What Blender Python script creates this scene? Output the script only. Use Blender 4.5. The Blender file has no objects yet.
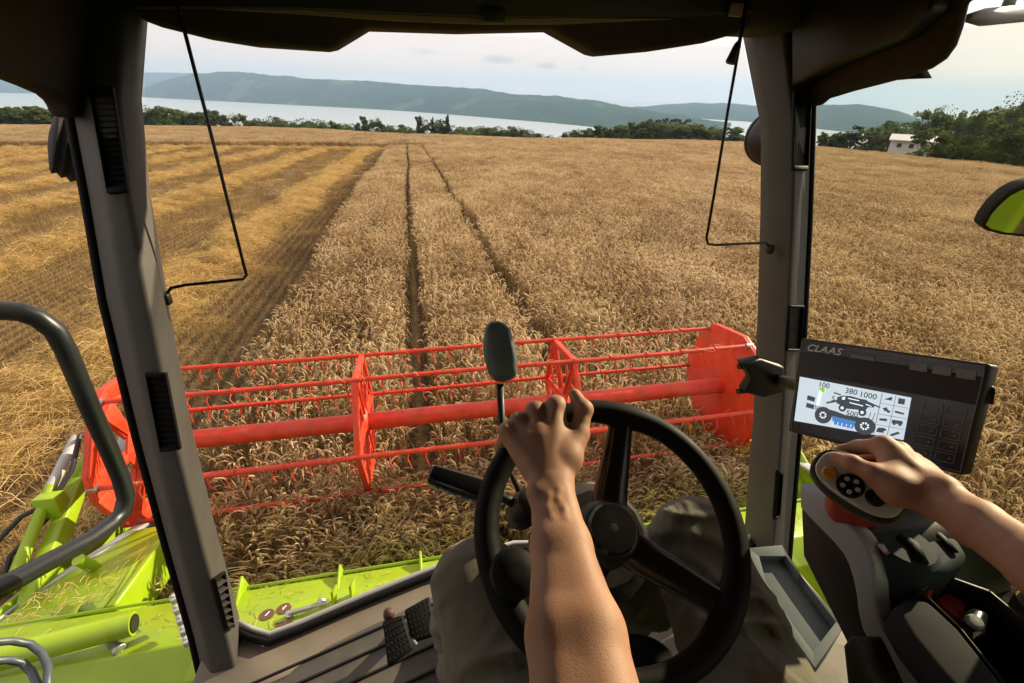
import bpy, math, random
import numpy as np
from mathutils import Vector, Matrix, noise as mnoise

scene = bpy.context.scene
COL = scene.collection
random.seed(7)
RNG = np.random.default_rng(11)

# ------------------------------------------------------------------ camera
EYE = np.array([0.0, 0.0, 3.6])
FOC = 470.0
PITCH, YAW, ROLL = math.radians(28.05), math.radians(12.087), math.radians(1.375)
_fh = np.array([math.sin(YAW), math.cos(YAW), 0.0]); _rh = np.array([math.cos(YAW), -math.sin(YAW), 0.0])
_up = np.array([0.0, 0.0, 1.0])
_fwd = _fh*math.cos(PITCH) - _up*math.sin(PITCH)
_dn = -(_up*math.cos(PITCH) + _fh*math.sin(PITCH))
_ix = _rh*math.cos(ROLL) - _dn*math.sin(ROLL)
_iy = _rh*math.sin(ROLL) + _dn*math.cos(ROLL)
cam_data = bpy.data.cameras.new('camera'); cam = bpy.data.objects.new('camera', cam_data); COL.objects.link(cam)
cam_data.sensor_width = 36.0; cam_data.lens = FOC/1024*36.0
cam_data.clip_start = 0.02; cam_data.clip_end = 60000
cam.matrix_world = Matrix(((_ix[0], -_iy[0], -_fwd[0], EYE[0]), (_ix[1], -_iy[1], -_fwd[1], EYE[1]),
                           (_ix[2], -_iy[2], -_fwd[2], EYE[2]), (0, 0, 0, 1)))
scene.camera = cam

# ------------------------------------------------------------------ sky, sun, exposure
SUN_AZ, SUN_EL = math.radians(66), math.radians(22)       # azimuth measured from +Y (driving direction) to +X
world = bpy.data.worlds.new("World"); scene.world = world; world.use_nodes = True
wn = world.node_tree; wn.nodes.clear()
w_out = wn.nodes.new('ShaderNodeOutputWorld'); w_bg = wn.nodes.new('ShaderNodeBackground')
sky = wn.nodes.new('ShaderNodeTexSky'); sky.sky_type = 'NISHITA'; sky.sun_disc = False
sky.sun_elevation = SUN_EL; sky.sun_rotation = SUN_AZ; sky.altitude = 200
sky.air_density = 1.0; sky.dust_density = 1.6; sky.ozone_density = 1.0
w_bg.inputs['Strength'].default_value = 0.053
# thin veil of high cloud, in world directions
tc = wn.nodes.new('ShaderNodeTexCoord'); mp = wn.nodes.new('ShaderNodeMapping'); mp.inputs['Scale'].default_value = (1.2, 1.2, 7.0)
mp.inputs['Rotation'].default_value = (0.06, 0.1, 0.3)
nz = wn.nodes.new('ShaderNodeTexNoise'); nz.inputs['Scale'].default_value = 2.2; nz.inputs['Detail'].default_value = 7; nz.inputs['Roughness'].default_value = 0.55
rp = wn.nodes.new('ShaderNodeMapRange'); rp.inputs['From Min'].default_value = 0.30; rp.inputs['From Max'].default_value = 0.75
rp.inputs['To Min'].default_value = 0.82; rp.inputs['To Max'].default_value = 0.95
veil = wn.nodes.new('ShaderNodeMix'); veil.data_type = 'RGBA'
VEIL = (12.3, 10.1, 9.3, 1)
veil.inputs[7].default_value = VEIL
wn.links.new(tc.outputs['Generated'], mp.inputs['Vector']); wn.links.new(mp.outputs['Vector'], nz.inputs['Vector'])
wn.links.new(nz.outputs['Fac'], rp.inputs['Value']); wn.links.new(rp.outputs['Result'], veil.inputs[0])
wn.links.new(sky.outputs['Color'], veil.inputs[6])
# a few small lilac-grey clouds low above the ridge, soft ellipses by direction
last = veil.outputs[2]
def dir_of(px, py):
    v = _fwd + _ix*(px-512)/FOC + _iy*(py-341.5)/FOC
    return v/np.linalg.norm(v)
nz2 = wn.nodes.new('ShaderNodeTexNoise'); nz2.inputs['Scale'].default_value = 40; nz2.inputs['Detail'].default_value = 4
wn.links.new(tc.outputs['Generated'], nz2.inputs['Vector'])
nmr = wn.nodes.new('ShaderNodeMapRange'); nmr.inputs['To Min'].default_value = -0.5; nmr.inputs['To Max'].default_value = 0.5
wn.links.new(nz2.outputs['Fac'], nmr.inputs['Value'])
for (cx, cy, sx, sz, dens) in ((500, 60, 0.040, 0.0085, 0.42), (547, 66, 0.026, 0.0075, 0.42), (583, 69, 0.013, 0.006, 0.25), (424, 52, 0.030, 0.007, 0.22)):
    d = dir_of(cx, cy); az = math.atan2(d[0], d[1])
    m1 = wn.nodes.new('ShaderNodeMapping'); m1.vector_type = 'TEXTURE'
    m1.inputs['Location'].default_value = tuple(d); m1.inputs['Rotation'].default_value = (0, 0, -az)
    m1.inputs['Scale'].default_value = (sx, 0.2, sz)
    ln = wn.nodes.new('ShaderNodeVectorMath'); ln.operation = 'LENGTH'
    ad = wn.nodes.new('ShaderNodeMath'); ad.operation = 'ADD'
    mr = wn.nodes.new('ShaderNodeMapRange'); mr.interpolation_type = 'SMOOTHSTEP'
    mr.inputs['From Min'].default_value = 1.1; mr.inputs['From Max'].default_value = 0.25
    mr.inputs['To Min'].default_value = 0; mr.inputs['To Max'].default_value = dens
    mx = wn.nodes.new('ShaderNodeMix'); mx.data_type = 'RGBA'; mx.inputs[7].default_value = (3.6, 3.45, 3.75, 1)
    wn.links.new(tc.outputs['Generated'], m1.inputs['Vector']); wn.links.new(m1.outputs['Vector'], ln.inputs[0])
    wn.links.new(ln.outputs['Value'], ad.inputs[0]); wn.links.new(nmr.outputs['Result'], ad.inputs[1])
    wn.links.new(ad.outputs[0], mr.inputs['Value']); wn.links.new(mr.outputs['Result'], mx.inputs[0])
    wn.links.new(last, mx.inputs[6]); last = mx.outputs[2]
wn.links.new(last, w_bg.inputs['Color']); wn.links.new(w_bg.outputs[0], w_out.inputs['Surface'])

sun_d = bpy.data.lights.new('sun', 'SUN'); sun_d.energy = 5.0; sun_d.angle = math.radians(0.6); sun_d.color = (1.0, 0.80, 0.55)
sun = bpy.data.objects.new('sun', sun_d); COL.objects.link(sun)
_s = Vector((math.sin(SUN_AZ)*math.cos(SUN_EL), math.cos(SUN_AZ)*math.cos(SUN_EL), math.sin(SUN_EL)))
sun.rotation_euler = _s.to_track_quat('Z', 'Y').to_euler(); sun.location = (20, 20, 30)

vs = scene.view_settings
vs.view_transform = 'Standard'; vs.look = 'None'; vs.gamma = 1; vs.use_curve_mapping = False
vs.exposure = 1.02
scene.cycles.use_denoising = True
scene.cycles.max_bounces = 8; scene.cycles.diffuse_bounces = 3; scene.cycles.glossy_bounces = 3
scene.cycles.transparent_max_bounces = 12; scene.cycles.transmission_bounces = 4; scene.cycles.volume_bounces = 0
scene.cycles.sample_clamp_indirect = 6.0
scene.cycles.caustics_reflective = False; scene.cycles.caustics_refractive = False

# ------------------------------------------------------------------ pixel -> place (at a real distance)
def ray(px, py): return _fwd + _ix*(px-512)/FOC + _iy*(py-341.5)/FOC
def P(px, py, x=None, y=None, z=None, d=None):
    """point on the sight line of a pixel on the plane x=, y= (metres from the eye), z= (height from the eye) or at distance d"""
    r = ray(px, py)
    if x is not None: t = x/r[0]
    elif y is not None: t = y/r[1]
    elif z is not None: t = z/r[2]
    else: t = d/np.linalg.norm(r)
    return EYE + r*t
def Eo(x, y, z): return np.array([x, y, 3.6+z])

# ------------------------------------------------------------------ mesh builder
class MB:
    def __init__(s): s.v = []; s.f = []; s.m = []
    def add(s, vs_, fs, mi=0):
        o = len(s.v); s.v += [tuple(float(c) for c in q) for q in vs_]
        s.f += [tuple(o+i for i in f) for f in fs]; s.m += [mi]*len(fs); return s
    def box(s, c, size, R=None, mi=0):
        hx, hy, hz = (q/2 for q in size)
        pts = np.array([[x, y, z] for x in (-hx, hx) for y in (-hy, hy) for z in (-hz, hz)])
        if R is not None: pts = pts @ np.asarray(R).T
        pts = pts + np.asarray(c)
        return s.add(pts, [(0, 1, 3, 2), (4, 6, 7, 5), (0, 4, 5, 1), (2, 3, 7, 6), (0, 2, 6, 4), (1, 5, 7, 3)], mi)
    def loft(s, rings, closed=True, caps=True, mi=0):
        n = len(rings[0]); vs_ = [p for r in rings for p in r]; fs = []
        for k in range(len(rings)-1):
            for i in range(n if closed else n-1):
                j = (i+1) % n; fs.append((k*n+i, k*n+j, (k+1)*n+j, (k+1)*n+i))
        if caps and closed:
            fs.append(tuple(range(n-1, -1, -1))); fs.append(tuple((len(rings)-1)*n+i for i in range(n)))
        return s.add(vs_, fs, mi)
    def prism(s, poly, vec, mi=0):
        poly = [np.asarray(p, float) for p in poly]; vec = np.asarray(vec, float)
        return s.loft([poly, [p+vec for p in poly]], mi=mi)
    def tube(s, path, r, n=10, caps=True, mi=0, flat=1.0):
        path = [np.asarray(p, float) for p in path]; m = len(path)
        rs = r if hasattr(r, '__len__') else [r]*m
        rings = []; prev = None
        for k in range(m):
            t = path[min(k+1, m-1)] - path[max(k-1, 0)]; t = t/(np.linalg.norm(t)+1e-12)
            if prev is None:
                a = np.array([0, 0, 1.0]) if abs(t[2]) < 0.9 else np.array([1.0, 0, 0])
                u = np.cross(t, a)
            else: u = prev - t*np.dot(prev, t)
            u = u/(np.linalg.norm(u)+1e-12); prev = u; w = np.cross(t, u)
            rings.append([path[k] + rs[k]*(math.cos(2*math.pi*i/n)*u + flat*math.sin(2*math.pi*i/n)*w) for i in range(n)])
        return s.loft(rings, caps=caps, mi=mi)
    def lathe(s, prof, c, axis=(0, 0, 1), n=24, mi=0, caps=True):
        ax = np.asarray(axis, float); ax /= np.linalg.norm(ax)
        a = np.array([1.0, 0, 0]) if abs(ax[0]) < 0.9 else np.array([0, 1.0, 0])
        u = np.cross(ax, a); u /= np.linalg.norm(u); w = np.cross(ax, u); c = np.asarray(c, float)
        rings = [[c + ax*h + r*(math.cos(2*math.pi*i/n)*u + math.sin(2*math.pi*i/n)*w) for i in range(n)] for (r, h) in prof]
        return s.loft(rings, caps=caps, mi=mi)
    def sheet(s, grid, mi=0):
        nu = len(grid); nv = len(grid[0]); vs_ = [p for r in grid for p in r]
        return s.add(vs_, [(i*nv+j, (i+1)*nv+j, (i+1)*nv+j+1, i*nv+j+1) for i in range(nu-1) for j in range(nv-1)], mi)
    def build(s, name, mats, parent=None, smooth=False, bevel=0.0, seg=2, angle=35, solid=0.0, subsurf=0):
        me = bpy.data.meshes.new(name); me.from_pydata(s.v, [], s.f)
        for m in (mats if isinstance(mats, (list, tuple)) else [mats]): me.materials.append(m)
        if any(s.m): me.polygons.foreach_set('material_index', s.m)
        fix_normals(me)
        o = bpy.data.objects.new(name, me); COL.objects.link(o)
        if smooth:
            me.polygons.foreach_set('use_smooth', [True]*len(me.polygons))
            if smooth != 'all':
                me.set_sharp_from_angle(angle=math.radians(38))
        if parent is not None: attach(o, parent)
        if solid:
            md = o.modifiers.new('thick', 'SOLIDIFY'); md.thickness = solid; md.offset = 0
        if bevel:
            md = o.modifiers.new('edge', 'BEVEL'); md.width = bevel; md.segments = seg; md.limit_method = 'ANGLE'; md.angle_limit = math.radians(angle)
            md.harden_normals = False
            me.polygons.foreach_set('use_smooth', [True]*len(me.polygons))
        if subsurf:
            md = o.modifiers.new('sub', 'SUBSURF'); md.levels = subsurf; md.render_levels = subsurf
            me.polygons.foreach_set('use_smooth', [True]*len(me.polygons))
        return o

import bmesh
def fix_normals(me):
    bm = bmesh.new(); bm.from_mesh(me); bmesh.ops.recalc_face_normals(bm, faces=bm.faces); bm.to_mesh(me); bm.free()
def origin_of(o):
    p = np.zeros(3)
    while o is not None: p = p + np.array(o.location); o = o.parent
    return p
def attach(o, parent):
    """parent o (whose mesh is in world metres) under parent without moving it"""
    o.parent = parent
    org = parent['_org'] if '_org' in parent else (0, 0, 0)
    o.matrix_parent_inverse = Matrix.Translation(-Vector(org))
    o['_org'] = (0.0, 0.0, 0.0)
def thing(name, label, cat, loc=(0, 0, 0), group=None):
    o = bpy.data.objects.new(name, None); COL.objects.link(o); o.location = loc; o['_org'] = tuple(float(c) for c in loc)
    o.empty_display_size = 0.2
    tag(o, label, cat, group); return o
def tag(o, label=None, cat=None, group=None, kind=None):
    if label: o['label'] = label
    if cat: o['category'] = cat
    if group: o['group'] = group
    if kind: o['kind'] = kind
    return o
def raw_mesh(name, verts, faces, mat, smooth=False, parent=None, link=True):
    me = bpy.data.meshes.new(name); me.from_pydata([tuple(v) for v in verts], [], faces)
    for m in (mat if isinstance(mat, (list, tuple)) else [mat]): me.materials.append(m)
    if smooth: me.polygons.foreach_set('use_smooth', [True]*len(me.polygons))
    o = bpy.data.objects.new(name, me)
    if link: COL.objects.link(o)
    if parent is not None: attach(o, parent)
    return o
def np_mesh(name, V, Q, mat, smooth=False):
    """fast quad/tri mesh from numpy arrays"""
    me = bpy.data.meshes.new(name); V = np.asarray(V, np.float32); Q = np.asarray(Q, np.int32); k = Q.shape[1]
    me.vertices.add(len(V)); me.vertices.foreach_set('co', V.ravel())
    me.loops.add(Q.size); me.loops.foreach_set('vertex_index', Q.ravel())
    me.polygons.add(len(Q)); me.polygons.foreach_set('loop_start', np.arange(0, Q.size, k, dtype=np.int32))
    me.polygons.foreach_set('loop_total', np.full(len(Q), k, np.int32))
    if smooth: me.polygons.foreach_set('use_smooth', np.ones(len(Q), bool))
    me.update(calc_edges=True); me.validate()
    for m in (mat if isinstance(mat, (list, tuple)) else [mat]): me.materials.append(m)
    return me

# ------------------------------------------------------------------ materials
def mat(name, col, rough=0.5, metal=0.0, var=0.12, scale=30.0, bump=0.0, bscale=None, coat=0.0, spec=None, stretch=None,
        col2=None, dust=0.0, emit=None, rvar=0.12, sheen=0.0):
    m = bpy.data.materials.new(name); m.use_nodes = True; nt = m.node_tree; b = nt.nodes['Principled BSDF']
    t = nt.nodes.new('ShaderNodeTexCoord'); src = t.outputs['Object']
    if stretch:
        mpn = nt.nodes.new('ShaderNodeMapping'); mpn.inputs['Scale'].default_value = stretch; nt.links.new(src, mpn.inputs['Vector']); src = mpn.outputs[0]
    n = nt.nodes.new('ShaderNodeTexNoise'); n.inputs['Scale'].default_value = scale; n.inputs['Detail'].default_value = 6
    nt.links.new(src, n.inputs['Vector'])
    r = nt.nodes.new('ShaderNodeMapRange'); r.inputs['From Min'].default_value = 0.3; r.inputs['From Max'].default_value = 0.7
    nt.links.new(n.outputs['Fac'], r.inputs['Value'])
    mx = nt.nodes.new('ShaderNodeMix'); mx.data_type = 'RGBA'
    c1 = tuple(c*(1-var) for c in col); c2 = col2 if col2 else tuple(min(1, c*(1+var)) for c in col)
    mx.inputs[6].default_value = (*c1, 1); mx.inputs[7].default_value = (*c2, 1)
    nt.links.new(r.outputs[0], mx.inputs[0]); cout = mx.outputs[2]
    if dust:
        n3 = nt.nodes.new('ShaderNodeTexNoise'); n3.inputs['Scale'].default_value = 9; n3.inputs['Detail'].default_value = 8; n3.inputs['Roughness'].default_value = 0.7
        nt.links.new(t.outputs['Object'], n3.inputs['Vector'])
        r3 = nt.nodes.new('ShaderNodeMapRange'); r3.inputs['From Min'].default_value = 0.45; r3.inputs['From Max'].default_value = 0.75; r3.inputs['To Max'].default_value = dust
        nt.links.new(n3.outputs['Fac'], r3.inputs['Value'])
        m3 = nt.nodes.new('ShaderNodeMix'); m3.data_type = 'RGBA'; m3.inputs[7].default_value = (0.30, 0.24, 0.15, 1)
        nt.links.new(r3.outputs[0], m3.inputs[0]); nt.links.new(cout, m3.inputs[6]); cout = m3.outputs[2]
    nt.links.new(cout, b.inputs['Base Color'])
    r2 = nt.nodes.new('ShaderNodeMapRange'); r2.inputs['To Min'].default_value = max(0.02, rough-rvar); r2.inputs['To Max'].default_value = min(1, rough+rvar)
    nt.links.new(n.outputs['Fac'], r2.inputs['Value']); nt.links.new(r2.outputs[0], b.inputs['Roughness'])
    b.inputs['Metallic'].default_value = metal
    if coat: b.inputs['Coat Weight'].default_value = coat; b.inputs['Coat Roughness'].default_value = 0.15
    if spec is not None: b.inputs['Specular IOR Level'].default_value = spec
    if sheen: b.inputs['Sheen Weight'].default_value = sheen
    if bump:
        n2 = nt.nodes.new('ShaderNodeTexNoise'); n2.inputs['Scale'].default_value = bscale or scale*4; n2.inputs['Detail'].default_value = 4
        nt.links.new(src, n2.inputs['Vector'])
        bp = nt.nodes.new('ShaderNodeBump'); bp.inputs['Strength'].default_value = bump; bp.inputs['Distance'].default_value = 0.002
        nt.links.new(n2.outputs['Fac'], bp.inputs['Height']); nt.links.new(bp.outputs[0], b.inputs['Normal'])
    if emit:
        b.inputs['Emission Color'].default_value = (*emit[0], 1); b.inputs['Emission Strength'].default_value = emit[1]
    return m

def plant_mat(name, cols, trans=0.35, rough=0.7, spec=0.25):
    """dry straw / leaf: per-clump and per-stem tone, light passes through"""
    m = bpy.data.materials.new(name); m.use_nodes = True; nt = m.node_tree; b = nt.nodes['Principled BSDF']
    out = nt.nodes['Material Output']
    at = nt.nodes.new('ShaderNodeAttribute'); at.attribute_name = 'tone'
    oi = nt.nodes.new('ShaderNodeObjectInfo')
    a1 = nt.nodes.new('ShaderNodeMath'); a1.operation = 'MULTIPLY_ADD'; a1.inputs[1].default_value = 0.30; a1.inputs[2].default_value = -0.15
    nt.links.new(oi.outputs['Random'], a1.inputs[0])
    pt = nt.nodes.new('ShaderNodeAttribute'); pt.attribute_type = 'INSTANCER'; pt.attribute_name = 'patch'
    a0 = nt.nodes.new('ShaderNodeMath'); a0.operation = 'ADD'; nt.links.new(a1.outputs[0], a0.inputs[0]); nt.links.new(pt.outputs['Fac'], a0.inputs[1]); a1 = a0
    a2 = nt.nodes.new('ShaderNodeMath'); a2.operation = 'ADD'; a2.use_clamp = True
    nt.links.new(at.outputs['Fac'], a2.inputs[0]); nt.links.new(a1.outputs[0], a2.inputs[1])
    cr = nt.nodes.new('ShaderNodeValToRGB'); el = cr.color_ramp.elements
    while len(el) < len(cols): el.new(0.5)
    for i, c in enumerate(cols): el[i].position = i/(len(cols)-1); el[i].color = (*c, 1)
    nt.links.new(a2.outputs[0], cr.inputs[0]); nt.links.new(cr.outputs[0], b.inputs['Base Color'])
    b.inputs['Roughness'].default_value = rough; b.inputs['Specular IOR Level'].default_value = spec
    tr = nt.nodes.new('ShaderNodeBsdfTranslucent'); nt.links.new(cr.outputs[0], tr.inputs['Color'])
    ms = nt.nodes.new('ShaderNodeMixShader'); ms.inputs[0].default_value = trans
    nt.links.new(b.outputs[0], ms.inputs[1]); nt.links.new(tr.outputs[0], ms.inputs[2]); nt.links.new(ms.outputs[0], out.inputs['Surface'])
    return m
# ================================================================== THE LAND
def lerp_table(x, tab):
    return np.interp(x, [t[0] for t in tab], [t[1] for t in tab])
CREST = [(-60, 220), (-25, 185), (-15, 165), (-5, 110), (0, 92), (12, 80), (37, 82), (45, 66), (50, 54), (56, 43), (62, 35), (80, 32)]
def terrain(x, y):
    x = np.asarray(x, float); y = np.asarray(y, float)
    r = np.hypot(x, y); az = np.degrees(np.arctan2(x, y))
    rc = lerp_table(az, CREST)
    base = -0.05*np.minimum(y, rc*np.cos(np.radians(az)))
    base = np.where(y < 0, 0.0*y, base)
    t = np.maximum(0, r-rc)
    drop = np.where(t < 40, 0.05*t*np.clip(np.cos(np.radians(az)), 0.3, 1) + 0.0006*t*t, 2.96+0.098*(t-40))
    z = base - drop + 0.10*np.sin(x*0.11+1.3)*np.sin(y*0.07+0.4)*np.clip(r/25, 0, 1)
    return np.maximum(z, -153.0)

LAKE_Z = -150.0
def field_material():
    """dark soil between drilled rows, chaff and trodden straw lying on it"""
    m = bpy.data.materials.new('field_ground'); m.use_nodes = True; nt = m.node_tree; b = nt.nodes['Principled BSDF']
    t = nt.nodes.new('ShaderNodeTexCoord')
    n1 = nt.nodes.new('ShaderNodeTexNoise'); n1.inputs['Scale'].default_value = 14.0; n1.inputs['Detail'].default_value = 8; n1.inputs['Roughness'].default_value = 0.75
    n2 = nt.nodes.new('ShaderNodeTexNoise'); n2.inputs['Scale'].default_value = 0.9; n2.inputs['Detail'].default_value = 6
    wv = nt.nodes.new('ShaderNodeTexWave'); wv.wave_type = 'BANDS'; wv.bands_direction = 'X'; wv.inputs['Scale'].default_value = 1.2732; wv.inputs['Distortion'].default_value = 0.5; wv.inputs['Detail'].default_value = 2; wv.inputs['Detail Scale'].default_value = 2
    for q in (n1, n2, wv): nt.links.new(t.outputs['Object'], q.inputs['Vector'])
    a1 = nt.nodes.new('ShaderNodeMath'); a1.operation = 'MULTIPLY_ADD'; a1.inputs[1].default_value = 0.22; nt.links.new(wv.outputs['Fac'], a1.inputs[0]); nt.links.new(n1.outputs['Fac'], a1.inputs[2])
    a2 = nt.nodes.new('ShaderNodeMath'); a2.operation = 'MULTIPLY_ADD'; a2.inputs[1].default_value = 0.45; nt.links.new(n2.outputs['Fac'], a2.inputs[0]); nt.links.new(a1.outputs[0], a2.inputs[2])
    cr = nt.nodes.new('ShaderNodeValToRGB'); e = cr.color_ramp.elements
    e[0].position = 0.62; e[0].color = (0.045, 0.032, 0.020, 1); e[1].position = 1.0; e[1].color = (0.27, 0.185, 0.085, 1); el = e.new(0.80); el.color = (0.11, 0.075, 0.038, 1)
    nt.links.new(a2.outputs[0], cr.inputs[0]); nt.links.new(cr.outputs[0], b.inputs['Base Color'])
    b.inputs['Roughness'].default_value = 0.95; b.inputs['Specular IOR Level'].default_value = 0.1
    bp = nt.nodes.new('ShaderNodeBump'); bp.inputs['Strength'].default_value = 0.8; bp.inputs['Distance'].default_value = 0.04
    nt.links.new(a1.outputs[0], bp.inputs['Height']); nt.links.new(bp.outputs[0], b.inputs['Normal'])
    return m
def polar_sheet(name, az0, az1, naz, radii, zf, m):
    az = np.radians(np.linspace(az0, az1, naz)); R = np.asarray(radii)
    A, Rr = np.meshgrid(az, R, indexing='ij'); X = Rr*np.sin(A); Y = Rr*np.cos(A); Z = zf(X, Y)
    V = np.stack([X, Y, Z], -1).reshape(-1, 3); nr = len(R)
    i, j = np.meshgrid(np.arange(naz-1), np.arange(nr-1), indexing='ij')
    q = np.stack([i*nr+j, i*nr+j+1, (i+1)*nr+j+1, (i+1)*nr+j], -1).reshape(-1, 4)
    me = np_mesh(name, V, q, m, True); o = bpy.data.objects.new(name, me); COL.objects.link(o); return o
radii = np.concatenate([[0.01], np.linspace(2, 60, 59), np.linspace(62, 240, 70), np.geomspace(250, 1900, 40)])
g = polar_sheet('field_ground', -180, 180, 361, radii, terrain, field_material()); tag(g, kind='structure')

# lake
lm = bpy.data.materials.new('lake_water'); lm.use_nodes = True; nt = lm.node_tree; b = nt.nodes['Principled BSDF']
b.inputs['Base Color'].default_value = (0.36, 0.44, 0.49, 1); b.inputs['Roughness'].default_value = 0.34; b.inputs['IOR'].default_value = 1.33
n = nt.nodes.new('ShaderNodeTexNoise'); n.inputs['Scale'].default_value = 0.05; n.inputs['Detail'].default_value = 6
t = nt.nodes.new('ShaderNodeTexCoord'); nt.links.new(t.outputs['Object'], n.inputs['Vector'])
bp = nt.nodes.new('ShaderNodeBump'); bp.inputs['Strength'].default_value = 0.15; bp.inputs['Distance'].default_value = 0.6
nt.links.new(n.outputs['Fac'], bp.inputs['Height']); nt.links.new(bp.outputs[0], b.inputs['Normal'])
lake = polar_sheet('lake', -75, 90, 60, [800, 1500, 3000, 6000, 12500], lambda x, y: np.full(np.shape(x), LAKE_Z), lm); tag(lake, kind='structure')

# hills beyond the lake: polar grids whose shore, crest and distance follow what the photo shows
def hill_material(name, dark, light, thresh):
    m = bpy.data.materials.new(name); m.use_nodes = True; nt = m.node_tree; b = nt.nodes['Principled BSDF']
    t = nt.nodes.new('ShaderNodeTexCoord')
    n1 = nt.nodes.new('ShaderNodeTexNoise'); n1.inputs['Scale'].default_value = 0.0022; n1.inputs['Detail'].default_value = 4
    n2 = nt.nodes.new('ShaderNodeTexNoise'); n2.inputs['Scale'].default_value = 0.02; n2.inputs['Detail'].default_value = 8; n2.inputs['Roughness'].default_value = 0.7
    for q in (n1, n2): nt.links.new(t.outputs['Object'], q.inputs['Vector'])
    r1 = nt.nodes.new('ShaderNodeMapRange'); r1.inputs['From Min'].default_value = thresh; r1.inputs['From Max'].default_value = thresh+0.04
    nt.links.new(n1.outputs['Fac'], r1.inputs['Value'])
    c1 = nt.nodes.new('ShaderNodeMix'); c1.data_type = 'RGBA'; c1.inputs[6].default_value = (*[c*0.45 for c in dark], 1); c1.inputs[7].default_value = (*[c*1.7 for c in dark], 1)
    nt.links.new(n2.outputs['Fac'], c1.inputs[0])
    c2 = nt.nodes.new('ShaderNodeMix'); c2.data_type = 'RGBA'; c2.inputs[7].default_value = (*light, 1)
    nt.links.new(r1.outputs[0], c2.inputs[0]); nt.links.new(c1.outputs[2], c2.inputs[6]); nt.links.new(c2.outputs[2], b.inputs['Base Color'])
    b.inputs['Roughness'].default_value = 1; b.inputs['Specular IOR Level'].default_value = 0
    bp = nt.nodes.new('ShaderNodeBump'); bp.inputs['Strength'].default_value = 1.0; bp.inputs['Distance'].default_value = 25
    nt.links.new(n2.outputs['Fac'], bp.inputs['Height']); nt.links.new(bp.outputs[0], b.inputs['Normal'])
    return m
def hill(name, crest_px, crest_d, shore_d, m, rough=12.0, nr=60, naz=420, seed=0):
    """crest_px: skyline pixels measured in the photo, crest_d: distance of the ridge at each, shore_d: distance of the foot"""
    rows = []
    for (px, py), dc, ds in zip(crest_px, crest_d, shore_d):
        r = ray(px, py); h = math.hypot(r[0], r[1]); rows.append((math.degrees(math.atan2(r[0], r[1])), 3.6+r[2]/h*dc, dc, ds))
    azs = [q[0] for q in rows]
    az = np.linspace(azs[0], azs[-1], naz)
    cz = np.interp(az, azs, [q[1] for q in rows]); dc = np.interp(az, azs, [q[2] for q in rows]); ds = np.interp(az, azs, [q[3] for q in rows])
    for _ in range(6): dc = np.convolve(np.pad(dc, 8, mode='edge'), np.ones(17)/17, 'valid'); ds = np.convolve(np.pad(ds, 8, mode='edge'), np.ones(17)/17, 'valid'); 
    for _ in range(2): cz = np.convolve(np.pad(cz, 3, mode='edge'), np.ones(7)/7, 'valid')
    V = []
    for i, a in enumerate(az):
        for k in range(nr):
            u = k/(nr-1)*1.35
            rr = ds[i] + (dc[i]-ds[i])*u
            f = math.sin(min(u, 1)*math.pi/2)**1.15 if u <= 1 else 1-0.9*((u-1)/0.35)**2
            x, y = rr*math.sin(math.radians(a)), rr*math.cos(math.radians(a))
            nn = mnoise.fractal(Vector((x/420+seed, y/420, 0.3)), 0.9, 2.1, 5)
            n3 = mnoise.noise(Vector((x/38, y/38, seed)))
            z = LAKE_Z-1 + (cz[i]-LAKE_Z)*f + (nn*rough*2.2*min(1, u*3)*(0.35 if 0.85 < u <= 1.02 else 1.0) + n3*3.0)*(1 if u > 0.02 else 0)
            V.append((x, y, z))
    i, j = np.meshgrid(np.arange(naz-1), np.arange(nr-1), indexing='ij')
    q = np.stack([i*nr+j, i*nr+j+1, (i+1)*nr+j+1, (i+1)*nr+j], -1).reshape(-1, 4)
    me = np_mesh(name, np.array(V), q, m, True); o = bpy.data.objects.new(name, me); COL.objects.link(o); return tag(o, kind='structure')
HM = hill_material('far_forest', (0.028, 0.060, 0.042), (0.085, 0.125, 0.06), 0.59)
HM2 = hill_material('farther_forest', (0.030, 0.058, 0.050), (0.10, 0.13, 0.08), 0.66)
hill('forested_hill', [(-60, 84), (60, 88), (110, 92), (140, 90), (165, 79), (200, 72.5), (240, 72), (275, 76), (330, 80), (380, 82), (440, 86), (500, 93), (560, 98), (600, 103), (640, 108), (690, 119), (730, 130)],
     [9800, 9500, 9000, 8600, 8200, 7800, 7200, 6700, 6200, 5600, 5000, 4500, 4100, 3900, 3700, 3300, 2950],
     [9300, 8800, 8000, 7400, 6900, 6300, 5700, 5200, 4700, 4300, 3700, 3200, 2850, 2600, 2450, 2350, 2250], HM, seed=2)
hill('distant_hill', [(560, 118), (600, 110), (640, 107), (670, 104), (710, 104), (760, 106), (820, 105), (860, 104), (895, 110), (925, 121), (960, 132), (1000, 140)],
     [5600]*3+[5600, 5600, 5400, 5000, 4800, 4600, 4400, 4200, 4200], [4500]*3+[4300, 4100, 3900, 3400, 3200, 3000, 2900, 2900, 2900], HM2, rough=8, seed=9)
hill('pale_far_hill', [(-120, 74), (0, 73), (60, 74), (140, 72.5), (200, 73), (300, 83)], [12200]*6, [10500]*6, HM2, rough=6, seed=15)
# ================================================================== CROP, STUBBLE AND STRAW (nobody could count the stems)
WHEAT = plant_mat('ripe_wheat', [(0.11, 0.066, 0.028), (0.34, 0.235, 0.105), (0.65, 0.50, 0.29), (0.82, 0.70, 0.48)], trans=0.42)
STRAW = plant_mat('cut_straw', [(0.15, 0.09, 0.028), (0.40, 0.27, 0.095), (0.60, 0.43, 0.17), (0.76, 0.60, 0.31)], trans=0.30)
STUB = plant_mat('stubble_stem', [(0.08, 0.052, 0.020), (0.20, 0.130, 0.048), (0.33, 0.225, 0.088), (0.48, 0.34, 0.15)], trans=0.25)

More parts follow.
